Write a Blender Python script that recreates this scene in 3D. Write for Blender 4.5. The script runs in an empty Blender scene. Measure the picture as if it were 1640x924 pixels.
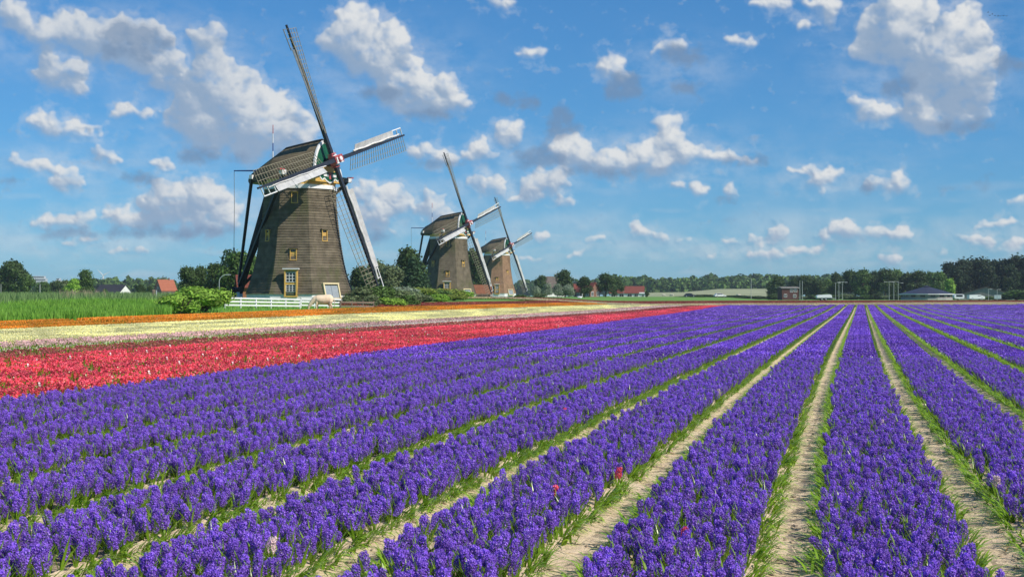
import bpy, bmesh, math, random
import numpy as np
from mathutils import Vector, Matrix, Euler, noise

S = bpy.context.scene
COL = S.collection
R = math.radians
rnd = random.Random(7)
rng = np.random.default_rng(11)

# ------------------------------------------------------------------ camera
F = 2200.0                      # focal length in pixels of the 1640 px wide photograph
CAM_H = 1.85
THETA = math.atan(560.0 / F)    # the flower rows run 14.3 degrees to the right of the view axis
RIGHT = Vector((math.cos(THETA), math.sin(THETA), 0))
AHEAD = Vector((-math.sin(THETA), math.cos(THETA), 0))
cam_data = bpy.data.cameras.new('camera')
cam_data.sensor_width = 36.0
cam_data.lens = 36.0 * F / 1640.0
cam_data.clip_start = 0.1
cam_data.clip_end = 30000
cam = bpy.data.objects.new('camera', cam_data)
COL.objects.link(cam)
cam.location = (0, 0, CAM_H)
cam.rotation_euler = (R(90 + 0.3125), 0, THETA)
S.camera = cam

def at(px, d, z=0.0):
    """world point that lies d metres ahead of the camera on the sight line of photo column px"""
    xc = (px - 820.0) * d / F
    p = RIGHT * xc + AHEAD * d
    return Vector((p.x, p.y, z))

def zof(py, d):
    return CAM_H - (py - 474.0) * d / F

# ------------------------------------------------------------------ sun and sky
SUN_PHI, SUN_EL = R(58), R(43)      # to the right behind the camera
sun_dir = (RIGHT * math.sin(SUN_PHI) - AHEAD * math.cos(SUN_PHI)) * math.cos(SUN_EL) + Vector((0, 0, math.sin(SUN_EL)))
sl = bpy.data.lights.new('sun', 'SUN')
sl.energy = 4.9
sl.angle = R(0.53)
sl.color = (1.0, 0.93, 0.83)
so = bpy.data.objects.new('sun', sl)
COL.objects.link(so)
so.rotation_euler = sun_dir.to_track_quat('Z', 'Y').to_euler()

S.view_settings.view_transform = 'Standard'
S.view_settings.look = 'None'
S.view_settings.gamma = 1.0
S.view_settings.use_curve_mapping = False
S.view_settings.exposure = 0.0
S.cycles.max_bounces = 6
S.cycles.transparent_max_bounces = 6
S.cycles.volume_bounces = 0

W = bpy.data.worlds.new('World')
S.world = W
W.use_nodes = True

class NT:
    """small helper to write node trees"""
    def __init__(self, tree):
        self.t = tree
    def n(self, typ, **kw):
        nd = self.t.nodes.new(typ)
        for k, v in kw.items():
            setattr(nd, k, v)
        return nd
    def put(self, sock, v):
        if isinstance(v, bpy.types.NodeSocket):
            self.t.links.new(v, sock)
        elif v is not None:
            sock.default_value = v
    def math(self, op, a, b=None, c=None, clamp=False):
        nd = self.n('ShaderNodeMath', operation=op, use_clamp=clamp)
        for i, v in enumerate((a, b, c)):
            self.put(nd.inputs[i], v)
        return nd.outputs[0]
    def vec(self, op, a, b=None, c=None, out=0):
        nd = self.n('ShaderNodeVectorMath', operation=op)
        for i, v in enumerate((a, b, c)):
            self.put(nd.inputs[i], v)
        return nd.outputs['Value'] if out == 'v' else nd.outputs[0]
    def mix(self, f, a, b, blend='MIX'):
        nd = self.n('ShaderNodeMix', data_type='RGBA', blend_type=blend)
        self.put(nd.inputs[0], f)
        self.put(nd.inputs[6], a if isinstance(a, bpy.types.NodeSocket) else (*a[:3], 1))
        self.put(nd.inputs[7], b if isinstance(b, bpy.types.NodeSocket) else (*b[:3], 1))
        return nd.outputs[2]
    def noise(self, vec, scale, detail=3, rough=0.5, out='Fac', dim='3D', norm=True):
        nd = self.n('ShaderNodeTexNoise', noise_dimensions=dim, normalize=norm)
        self.put(nd.inputs['Vector'], vec)
        nd.inputs['Scale'].default_value = scale
        nd.inputs['Detail'].default_value = detail
        nd.inputs['Roughness'].default_value = rough
        return nd.outputs[out]
    def ramp(self, f, lo, hi):
        nd = self.n('ShaderNodeMapRange', interpolation_type='SMOOTHSTEP')
        self.put(nd.inputs[0], f)
        nd.inputs[1].default_value = lo
        nd.inputs[2].default_value = hi
        return nd.outputs[0]

wt = W.node_tree
wt.nodes.clear()
N = NT(wt)
sky = N.n('ShaderNodeTexSky', sky_type='NISHITA')
sky.sun_disc = False
sky.sun_elevation = SUN_EL
sky.sun_rotation = math.atan2(sun_dir.x, sun_dir.y)
sky.altitude = 0
sky.air_density = 1.0
sky.dust_density = 0.0
sky.ozone_density = 6.0
hs = N.n('ShaderNodeHueSaturation')
hs.inputs['Saturation'].default_value = 1.05
hs.inputs['Value'].default_value = 0.92
wt.links.new(sky.outputs[0], hs.inputs['Color'])
gm = N.n('ShaderNodeGamma')
wt.links.new(hs.outputs[0], gm.inputs[0])
gm.inputs[1].default_value = 0.75
sky_col = N.vec('MULTIPLY', gm.outputs[0], (0.56, 1.22, 1.77))

# clouds: cumulus heaps in the directions where they stand, computed here as a picture of the sky in azimuth and elevation
def ae(px, py):
    xc = (px - 820.0) / F
    zc = (474.0 - py) / F
    return math.atan(xc), math.atan2(zc, math.hypot(1, xc))

WHITE = [
 (1440,52,62,58),(1532,112,66,72),(1500,170,56,40),(600,84,58,46),(664,146,66,38),(370,178,92,66),(170,62,100,34),(300,326,70,36),(1030,256,110,26),
 (572,28,34,20),(598,26,12,12),(552,62,40,32),(590,92,42,32),(632,122,50,30),(668,150,52,30),(705,162,42,26),(662,108,18,18),(530,78,14,12),
 (100,42,50,26),(180,72,70,36),(245,98,42,32),(90,112,40,26),(120,140,28,14),(20,30,26,24),(270,128,34,22),(335,75,30,34),(345,125,40,36),(400,150,44,34),(440,186,56,30),(380,185,44,34),
 (310,185,44,34),(330,225,42,26),(430,225,70,28),(480,205,36,24),(380,235,60,24),
 (75,196,26,15),(115,210,44,13),(195,182,22,11),(235,187,16,12),(168,250,24,16),(40,264,36,10),(90,272,36,10),(105,290,34,13),(260,262,14,9),
 (285,305,32,22),(300,330,44,28),(330,352,52,28),(250,350,34,18),(360,345,40,22),(88,358,30,13),(130,352,20,16),(190,345,26,15),(215,356,30,14),(210,400,36,9),(130,385,30,6),
 (590,308,26,17),(628,312,24,18),(640,332,24,16),(690,330,28,22),(710,345,26,18),(590,345,36,20),(610,368,30,12),
 (676,246,28,15),(712,252,28,13),(760,244,24,18),(785,248,18,14),(818,214,28,18),(792,298,26,12),(760,292,20,9),
 (910,238,32,20),(950,246,40,20),(990,262,44,17),(1066,214,26,24),(1082,198,12,10),(1050,240,26,18),(1084,248,34,22),(1130,248,40,12),(1175,256,36,8),(960,268,70,9),
 (866,282,24,16),(880,296,30,15),(852,300,24,15),(905,322,16,8),(850,318,36,7),
 (975,100,26,12),(985,118,30,14),(1072,74,28,13),(852,86,24,10),(1320,10,26,20),(1330,34,14,14),(1235,4,40,9),(1285,48,14,10),(1182,66,30,8),(800,5,22,10),
 (1415,48,44,34),(1450,18,44,30),(1390,80,30,22),(1482,8,22,16),(1545,46,32,32),(1555,85,38,38),(1525,110,44,40),(1475,110,40,34),(1560,130,36,34),(1510,150,52,34),(1525,178,44,24),
 (1390,172,24,18),(1412,186,28,16),(1435,188,16,13),(1494,211,14,8),(1566,185,20,16),
 (1312,288,24,15),(1334,280,20,12),(1292,272,26,7),(1320,312,14,8),(1402,292,20,13),(1434,292,18,16),(1120,304,16,12),(1085,298,16,8),(1168,306,20,14),
 (1025,366,10,12),(1038,378,28,9),(1055,382,14,6),(870,380,14,10),(926,408,18,7),(850,416,22,6),(1165,388,24,7),(1220,388,26,9),(1246,372,14,14),(1318,383,13,14),(1352,368,20,18),
 (1385,378,16,10),(1410,374,18,10),(1440,378,28,13),(1420,414,24,10),(1222,410,36,9),(1285,402,26,7),(1130,412,26,6),(1545,384,22,6),(1570,388,24,8),(1600,400,30,6),(1620,384,20,7),(1630,320,22,6),(1520,400,12,6),
 (1600,358,30,8),(1100,388,24,6),(960,384,26,6)]
GREY = [
 (1092,92,42,18),(1115,98,22,10),(1092,143,30,11),(1118,158,8,6),(1000,138,36,20),(828,160,28,10),(842,166,18,7),(895,190,22,16),(888,212,22,10),(910,208,18,8),(1618,106,34,13),(1600,100,16,8),(225,285,32,9),
 (700,186,46,9),(610,150,34,10),(210,70,60,28),(870,250,40,14),(985,275,90,7),(1190,258,40,6),(1540,205,50,10),(1440,140,30,16),(330,250,60,12),(480,250,50,12),(1385,300,14,9),(1165,322,24,6),(1165,352,18,3),
 (840,268,40,8),(700,262,60,7),(20,292,16,5),(1540,300,40,4),(1580,282,16,5),(280,372,90,9),(130,375,70,7),(600,380,50,9)]

CW, CH = 1900, 560
AZ, E0, E1 = .40, -.004, .232
def perlin(x, y, seed):
    g = np.random.default_rng(seed)
    t = g.uniform(0, 2 * np.pi, (256, 256))
    xi, yi = np.floor(x).astype(int), np.floor(y).astype(int)
    fx, fy = x - xi, y - yi
    u, v = fx * fx * fx * (fx * (fx * 6 - 15) + 10), fy * fy * fy * (fy * (fy * 6 - 15) + 10)
    def gr(i, j):
        a = t[(xi + i) & 255, (yi + j) & 255]
        return np.cos(a) * (fx - i) + np.sin(a) * (fy - j)
    return (gr(0, 0) * (1 - u) + gr(1, 0) * u) * (1 - v) + (gr(0, 1) * (1 - u) + gr(1, 1) * u) * v
def fbm(x, y, seed, n=5, gain=.55):
    o, a, f = 0, 1.0, 1.0
    for i in range(n):
        o = o + a * perlin(x * f + 17.3 * i, y * f + 9.1 * i, seed + i)
        a *= gain; f *= 2.03
    return o
def blur(A, r):
    for _ in range(2):
        for ax in (0, 1):
            k = int(r)
            P = np.pad(A, [(k + 1, k) if i == ax else (0, 0) for i in (0, 1)], mode='edge')
            c = np.cumsum(P, axis=ax)
            n = A.shape[ax]
            A = (np.take(c, np.arange(2 * k + 1, 2 * k + 1 + n), axis=ax) - np.take(c, np.arange(0, n), axis=ax)) / (2 * k + 1)
    return A
def warp_sample(A, dx, dy):
    y, x = np.mgrid[0:CH, 0:CW].astype(float)
    x = np.clip(x + dx, 0, CW - 1.01); y = np.clip(y + dy, 0, CH - 1.01)
    xi, yi = x.astype(int), y.astype(int)
    fx, fy = x - xi, y - yi
    return (A[yi, xi] * (1 - fx) + A[yi, xi + 1] * fx) * (1 - fy) + (A[yi + 1, xi] * (1 - fx) + A[yi + 1, xi + 1] * fx) * fy
def cloud_picture():
    """heaps of puffs: height field of many small spheres, lit from the sun's side; rows run upwards in elevation"""
    g = np.random.default_rng(5)
    yy, xx = np.mgrid[0:CH, 0:CW].astype(float)
    sc = CW / (2 * AZ)
    def heap_field(lst, sub):
        Hf = np.zeros((CH, CW))
        def disc(cx, cy, r, zc):
            x0, x1, y0, y1 = int(max(cx - r, 0)), int(min(cx + r + 2, CW)), int(max(cy - r, 0)), int(min(cy + r + 2, CH))
            if x1 <= x0 or y1 <= y0:
                return
            d2 = (xx[y0:y1, x0:x1] - cx) ** 2 + (yy[y0:y1, x0:x1] - cy) ** 2
            h = np.where(d2 < r * r, zc + np.sqrt(np.maximum(r * r - d2, 0)), 0)
            np.maximum(Hf[y0:y1, x0:x1], h, out=Hf[y0:y1, x0:x1])
        for (px, py, rx, ry) in lst:
            a, e = ae(px, py)
            cx, cy = (a + AZ) * sc, (e - E0) * sc
            rx, ry = 1.1 * rx * sc / F, 1.1 * ry * sc / F
            n = int(6 + 1.1 * sub * rx / max(ry, 1) )
            for _ in range(n):
                t, q = g.uniform(0, 6.283), g.random() ** .6
                r = ry * g.uniform(.30, .62)
                ox, oy = math.cos(t) * q * max(rx - r * .8, 1), math.sin(t) * q * max(ry - r * .7, 1)
                oy = max(oy, -.45 * ry)
                zc = g.uniform(0, .35) * ry
                disc(cx + ox, cy + oy, r, zc)
                for _k in range(9):
                    tt = g.uniform(0, 6.283)
                    rr = r * g.uniform(.16, .40)
                    disc(cx + ox + math.cos(tt) * r * g.uniform(.4, .95), cy + oy + abs(math.sin(tt)) * r * g.uniform(.2, .95) - .15 * r, rr, zc + r * g.uniform(.2, .62))
        return Hf
    Hw = heap_field(WHITE, 7)
    Hg = heap_field(GREY, 5)
    n1, n2 = fbm(xx / 46, yy / 40, 1), fbm(xx / 46, yy / 40, 40)
    m1, m2 = fbm(xx / 13, yy / 12, 70, 4), fbm(xx / 13, yy / 12, 90, 4)
    f1, f2 = fbm(xx / 6.5, yy / 6, 200, 3), fbm(xx / 6.5, yy / 6, 220, 3)
    Hw = warp_sample(Hw, n1 * 17 + m1 * 9 + f1 * 4.0, n2 * 12 + m2 * 8 + f2 * 3.6)
    Hg = warp_sample(Hg, n2 * 20 + m1 * 11 + f1 * 5, n1 * 9 + m2 * 8 + f2 * 4)
    fine = fbm(xx / 9, yy / 8, 120, 4)
    mid = fbm(xx / 30, yy / 24, 150, 5)
    cov = blur((Hw > 1.0).astype(float), 2.2)
    covs = blur((Hw > 1.0).astype(float), 7)
    # crisp upper edges, soft frayed lower ones
    below = np.clip((np.roll(covs, -10, 0) - np.roll(covs, 10, 0)) * 1.3, 0, 1)     # more cloud above than below
    soft = np.clip(covs * 1.6 - .45 + mid * .45 + fine * .16, 0, 1)
    crisp = np.clip(blur((Hw > 1.0).astype(float), 3.2) * 1.9 - .52 + fine * .40 + mid * .55, 0, 1)
    k = np.clip(below * 1.6, 0, 1)
    aw = crisp * (1 - k) + soft * k * .85
    aw = aw * np.clip(.62 + .45 * blur((Hw > 1).astype(float), 12) + .55 * mid, .25, 1)
    aw = blur(aw, 1)
    # veils round the heaps
    veil = np.clip(blur((Hw > 1).astype(float), 17) * 1.35 - .20 + mid * .60, 0, 1) * .62
    aw = np.maximum(aw, veil)
    # low banks and wisps near the horizon, thin veils higher up
    low = np.exp(-np.clip((yy / CH - .10) / .26, 0, 9) ** 2)
    wis = blur(fbm(xx / 120, yy / 18, 300, 5, .5), 2)
    aw = np.maximum(aw, np.clip(wis * 1.1 - .02, 0, 1) * .55 * low)
    bank = np.exp(-((yy / CH - .20) / .085) ** 2) * np.clip(.45 + 1.1 * blur(fbm(xx / 150, yy / 60, 420, 4), 3), 0, 1)
    aw = np.maximum(aw, bank * .42)
    scr = fbm(xx / 60, yy / 26, 330, 6, .62)
    aw = np.maximum(aw, np.clip(blur(scr, 2) * 1.7 - .95, 0, 1) * .6 * np.clip(1.1 - yy / CH * 1.1, 0, 1))
    # broad thin sheets between and below the heaps
    sheet_n = np.clip(.55 + 1.0 * fbm(xx / 70, yy / 36, 500, 6, .6), 0, 1)
    for (px, py, rx, ry, k_) in [(190, 75, 170, 52, .6), (380, 195, 150, 66, .6), (620, 120, 130, 66, .35), (1480, 100, 130, 95, .42), (300, 345, 190, 48, .55), (640, 335, 130, 45, .5), (1000, 255, 210, 42, .55),
                             (1320, 290, 110, 34, .45), (1390, 384, 260, 26, .5), (1000, 388, 190, 26, .45), (1240, 404, 320, 26, .5), (130, 265, 150, 34, .4), (800, 300, 110, 34, .4), (110, 390, 190, 26, .5), (1085, 110, 90, 45, .3), (700, 400, 200, 24, .4)]:
        a, e = ae(px, py)
        gq = np.exp(-(((xx - (a + AZ) * sc) / (rx * sc / F)) ** 2 + ((yy - (e - E0) * sc) / (ry * sc / F)) ** 2))
        aw = np.maximum(aw, gq * k_ * sheet_n)
    h = blur(Hw, 1.5) * .55 + blur(Hw, 4) * .6 + fine * .8 + mid * 1.6
    gx_, gy_ = np.gradient(h, axis=1), np.gradient(h, axis=0)
    h2 = blur(Hw, 10)
    gx2, gy2 = np.gradient(h2, axis=1), np.gradient(h2, axis=0)
    nx, ny = -(gx_ * .75 + gx2 * 1.6), -(gy_ * .75 + gy2 * 1.9)
    nz = 1.0
    ln = np.sqrt(nx * nx + ny * ny + nz)
    L = np.array([.50, .62, .60]); L = L / np.linalg.norm(L)
    lam = np.clip((nx * L[0] + ny * L[1] + nz * L[2]) / ln, -.3, 1)
    # light lost on the way down through the heap
    thick = blur((Hw > 1).astype(float), 6)
    above = np.zeros_like(thick)
    for s_ in range(6, 60, 6):
        above += np.roll(thick, -s_, 0)
    above = above / 9
    lit = .30 + .86 * lam - .46 * above * np.clip(thick * 1.2, 0, 1) + .42 * mid + .22 * n1 + .07 * fine
    lit = np.clip(np.where(lit < .3, .3 * np.exp((lit - .3) / .3), lit), 0, 1)
    lit = blur(lit, 1.5)
    lit = lit * (1 - .30 * np.exp(-(((xx / CW - .17) / .13) ** 2 + ((yy / CH - .80) / .22) ** 2)))     # the heaps at the upper left stand in shade
    lo, hi = np.array([.27, .38, .54]), np.array([.78, .79, .79])
    col = lo + (hi - lo) * (lit ** .95)[..., None]
    ag = np.clip(blur((Hg > 1).astype(float), 6) * 1.3 - .25 + mid * .6 + fine * .25, 0, 1) * .72
    colg = np.array([.17, .27, .43])
    A = aw + ag * (1 - aw) if False else 1 - (1 - aw * .96) * (1 - ag)
    # grey heaps lie in front of white ones as shaded patches
    C = np.where((A > 1e-4)[..., None], (col * (aw * .96 * (1 - ag))[..., None] + colg * ag[..., None]) / np.maximum(A, 1e-4)[..., None], hi)
    return np.clip(C, 0, 1), np.clip(A, 0, 1)

cl_col, cl_a = cloud_picture()
cl_img = bpy.data.images.new('sky_clouds', CW, CH, alpha=True, float_buffer=True)
cl_img.colorspace_settings.name = 'Non-Color'
cl_img.alpha_mode = 'CHANNEL_PACKED'
cl_img.pixels.foreach_set(np.concatenate([cl_col, cl_a[..., None]], -1).astype(np.float32).ravel())
cl_img.update()
geo = N.n('ShaderNodeTexCoord')
D = geo.outputs['Generated']
cx = N.vec('DOT_PRODUCT', D, tuple(RIGHT), out='v')
cy = N.vec('DOT_PRODUCT', D, tuple(AHEAD), out='v')
sep = N.n('ShaderNodeSeparateXYZ')
wt.links.new(D, sep.inputs[0])
cz = sep.outputs[2]
az = N.math('ARCTAN2', cx, cy)
hyp = N.math('SQRT', N.math('ADD', N.math('MULTIPLY', cx, cx), N.math('MULTIPLY', cy, cy)))
el = N.math('ARCTAN2', cz, hyp)


cu = N.math('DIVIDE', N.math('ADD', az, AZ), 2 * AZ)
cv = N.math('DIVIDE', N.math('SUBTRACT', el, E0), E1 - E0)
comb = N.n('ShaderNodeCombineXYZ')
wt.links.new(cu, comb.inputs[0])
wt.links.new(cv, comb.inputs[1])
tex = N.n('ShaderNodeTexImage', interpolation='Linear', extension='CLIP')
tex.image = cl_img
wt.links.new(comb.outputs[0], tex.inputs[0])
comb2 = N.n('ShaderNodeCombineXYZ')
wt.links.new(az, comb2.inputs[0])
wt.links.new(el, comb2.inputs[1])
# beyond the picture the same fair-weather sky goes on with scattered heaps
outer = N.math('MAXIMUM', N.math('GREATER_THAN', N.math('ABSOLUTE', az), AZ), N.math('GREATER_THAN', el, E1))
og = N.math('SUBTRACT', N.math('MULTIPLY', N.noise(comb2.outputs[0], 6, 5, 0.55), 3.6), 2.1)
og = N.math('MULTIPLY', og, N.math('MULTIPLY', outer, N.math('GREATER_THAN', el, 0.0)))
ao = N.ramp(og, 0.02, 0.5)
c = N.mix(N.math('MULTIPLY', tex.outputs['Alpha'], 1.0), sky_col, N.vec('MULTIPLY', tex.outputs['Color'], (10, 10, 10)))
c = N.mix(N.math('MULTIPLY', ao, 0.85), c, (6.2, 6.5, 7.0))
bg = N.n('ShaderNodeBackground')
wt.links.new(c, bg.inputs[0])
bg.inputs[1].default_value = 0.1
wo = N.n('ShaderNodeOutputWorld')
wt.links.new(bg.outputs[0], wo.inputs[0])

# ------------------------------------------------------------------ helpers
def lin(c):
    return tuple((x / 12.92 if x <= 0.04045 else ((x + 0.055) / 1.055) ** 2.4) for x in c)

MATS = {}
def mat(name, c1, c2=None, scale=4.0, rough=0.8, bump=0.0, bscale=None, spec=0.3, metal=0.0, island=0.0, trans=0.0, obj=0.0, stretch=None, detail=4, sheen=None):
    """procedural surface: two base colours mixed by noise, optional relief, per-leaf and per-object variation"""
    if name in MATS:
        return MATS[name]
    m = bpy.data.materials.new(name)
    m.use_nodes = True
    t = m.node_tree
    t.nodes.clear()
    n = NT(t)
    out = n.n('ShaderNodeOutputMaterial')
    b = n.n('ShaderNodeBsdfPrincipled')
    co = n.n('ShaderNodeTexCoord').outputs['Object']
    if stretch:
        co = n.vec('MULTIPLY', co, stretch)
    c2 = c2 or tuple(x * 0.8 for x in c1)
    f = n.ramp(n.noise(co, scale, detail, 0.6), 0.3, 0.7)
    col = n.mix(f, c1, c2)
    if island:
        g = n.n('ShaderNodeNewGeometry')
        v = n.math('MULTIPLY_ADD', g.outputs['Random Per Island'], 2 * island, 1 - island)
        col = n.vec('MULTIPLY', col, n_comb(n, v))
    if obj:
        g = n.n('ShaderNodeObjectInfo')
        v = n.math('MULTIPLY_ADD', g.outputs['Random'], 2 * obj, 1 - obj)
        col = n.vec('MULTIPLY', col, n_comb(n, v))
    n.put(b.inputs['Base Color'], col)
    b.inputs['Roughness'].default_value = rough
    b.inputs['Metallic'].default_value = metal
    b.inputs['Specular IOR Level'].default_value = spec
    if bump:
        bp = n.n('ShaderNodeBump')
        bp.inputs['Strength'].default_value = bump
        bp.inputs['Distance'].default_value = 0.03
        t.links.new(n.noise(co, bscale or scale * 4, 5, 0.65), bp.inputs['Height'])
        t.links.new(bp.outputs[0], b.inputs['Normal'])
    sh = b.outputs[0]
    if trans:
        tr = n.n('ShaderNodeBsdfTranslucent')
        n.put(tr.inputs[0], col)
        mx = n.n('ShaderNodeMixShader')
        mx.inputs[0].default_value = trans
        t.links.new(sh, mx.inputs[1])
        t.links.new(tr.outputs[0], mx.inputs[2])
        sh = mx.outputs[0]
    t.links.new(sh, out.inputs[0])
    MATS[name] = m
    return m

def n_comb(n, v):
    cb = n.n('ShaderNodeCombineXYZ')
    for i in range(3):
        n.put(cb.inputs[i], v)
    return cb.outputs[0]

class MB:
    """collects faces for ONE mesh"""
    def __init__(self):
        self.v, self.f, self.m = [], [], []
    def add(self, vs, fs, mi=0):
        o = len(self.v)
        self.v += [tuple(p) for p in vs]
        self.f += [tuple(i + o for i in f) for f in fs]
        self.m += [mi] * len(fs)
        return self
    def box(self, c, s, M=None, mi=0):
        hx, hy, hz = s[0] / 2, s[1] / 2, s[2] / 2
        vs = [Vector((x, y, z)) for x in (-hx, hx) for y in (-hy, hy) for z in (-hz, hz)]
        if M is not None:
            vs = [M @ p for p in vs]
        vs = [p + Vector(c) for p in vs]
        return self.add(vs, [(0, 1, 3, 2), (4, 6, 7, 5), (0, 4, 5, 1), (2, 3, 7, 6), (0, 2, 6, 4), (1, 5, 7, 3)], mi)
    def beam(self, p0, p1, w0, w1=None, h0=None, h1=None, up=(0, 0, 1), mi=0):
        """square beam from p0 to p1, width x height at either end"""
        p0, p1 = Vector(p0), Vector(p1)
        w1 = w0 if w1 is None else w1
        h0 = w0 if h0 is None else h0
        h1 = (w1 if h0 == w0 else h0) if h1 is None else h1
        d = (p1 - p0).normalized()
        s = d.cross(Vector(up))
        if s.length < 1e-4:
            s = d.cross(Vector((0, 1, 0)))
        s.normalize()
        u = s.cross(d)
        vs = []
        for p, w, h in ((p0, w0, h0), (p1, w1, h1)):
            vs += [p - s * w / 2 - u * h / 2, p + s * w / 2 - u * h / 2, p + s * w / 2 + u * h / 2, p - s * w / 2 + u * h / 2]
        return self.add(vs, [(3, 2, 1, 0), (4, 5, 6, 7), (0, 1, 5, 4), (1, 2, 6, 5), (2, 3, 7, 6), (3, 0, 4, 7)], mi)
    def tube(self, pts, rad, n=6, cap=True, mi=0):
        pts = [Vector(p) for p in pts]
        if not hasattr(rad, '__len__'):
            rad = [rad] * len(pts)
        o, vs = None, []
        for i, p in enumerate(pts):
            d = (pts[min(i + 1, len(pts) - 1)] - pts[max(i - 1, 0)]).normalized()
            if o is None:
                o = d.orthogonal().normalized()
            else:
                o = (o - d * o.dot(d)).normalized()
            q = d.cross(o)
            vs += [p + (o * math.cos(a) + q * math.sin(a)) * rad[i] for a in [2 * math.pi * k / n for k in range(n)]]
        fs = []
        for i in range(len(pts) - 1):
            for k in range(n):
                a, b = i * n + k, i * n + (k + 1) % n
                fs.append((a, b, b + n, a + n))
        if cap:
            fs += [tuple(range(n))[::-1], tuple((len(pts) - 1) * n + k for k in range(n))]
        return self.add(vs, fs, mi)
    def ring(self, pts0, pts1, mi=0, close=True):
        n = len(pts0)
        m = n if close else n - 1
        return self.add(list(pts0) + list(pts1), [(k, (k + 1) % n, n + (k + 1) % n, n + k) for k in range(m)], mi)
    def poly(self, pts, thick, nrm, mi=0):
        """extruded flat outline"""
        nrm = Vector(nrm)
        a = [Vector(p) for p in pts]
        b = [p + nrm * thick for p in a]
        n = len(a)
        fs = [tuple(range(n))[::-1], tuple(range(n, 2 * n))]
        fs += [(k, (k + 1) % n, n + (k + 1) % n, n + k) for k in range(n)]
        return self.add(a + b, fs, mi)
    def build(self, name, mats, parent=None, smooth=False):
        me = bpy.data.meshes.new(name)
        me.from_pydata(self.v, [], self.f)
        for m in (mats if isinstance(mats, (list, tuple)) else [mats]):
            me.materials.append(m)
        if any(self.m):
            me.polygons.foreach_set('material_index', self.m)
        if smooth:
            me.polygons.foreach_set('use_smooth', [True] * len(me.polygons))
        me.update()
        return link(name, me, parent)

def link(name, data, parent=None):
    o = bpy.data.objects.new(name, data)
    COL.objects.link(o)
    if parent is not None:
        o.parent = parent
    return o

def tag(o, label=None, cat=None, group=None, kind=None):
    for k, v in (('label', label), ('category', cat), ('group', group), ('kind', kind)):
        if v:
            o[k] = v
    return o

def thing(name, label, cat, loc=(0, 0, 0), rz=0.0, group=None, scale=1.0):
    o = bpy.data.objects.new(name, None)
    COL.objects.link(o)
    o.location = loc
    o.rotation_euler = (0, 0, rz)
    o.scale = (scale,) * 3
    o.empty_display_size = 0.3
    return tag(o, label, cat, group)

def copy_tree(o, parent=None):
    c = o.copy()
    COL.objects.link(c)
    if parent is not None:
        c.parent = parent
    for ch in list(o.children):
        copy_tree(ch, c)
    return c

def fast_mesh(name, V, Q, mats, mi=None):
    """mesh from numpy arrays: V (n,3), Q (m,3 or 4)"""
    me = bpy.data.meshes.new(name)
    k = Q.shape[1]
    me.vertices.add(len(V))
    me.vertices.foreach_set('co', np.ascontiguousarray(V, dtype=np.float32).ravel())
    me.loops.add(Q.size)
    me.loops.foreach_set('vertex_index', np.ascontiguousarray(Q, dtype=np.int32).ravel())
    me.polygons.add(len(Q))
    me.polygons.foreach_set('loop_start', np.arange(0, Q.size, k, dtype=np.int32))
    for m in (mats if isinstance(mats, (list, tuple)) else [mats]):
        me.materials.append(m)
    if mi is not None:
        me.polygons.foreach_set('material_index', np.ascontiguousarray(mi, dtype=np.int32))
    me.update(calc_edges=True)
    me.validate()
    return me

def quads(C, U, Vv):
    """one quad per row: centre C, half axes U and Vv"""
    n = len(C)
    V = np.stack([C - U - Vv, C + U - Vv, C + U + Vv, C - U + Vv], 1).reshape(-1, 3)
    return V, np.arange(4 * n).reshape(n, 4)

def rand_unit(n, g=rng):
    v = g.normal(size=(n, 3))
    return v / np.linalg.norm(v, axis=1, keepdims=True)

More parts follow.
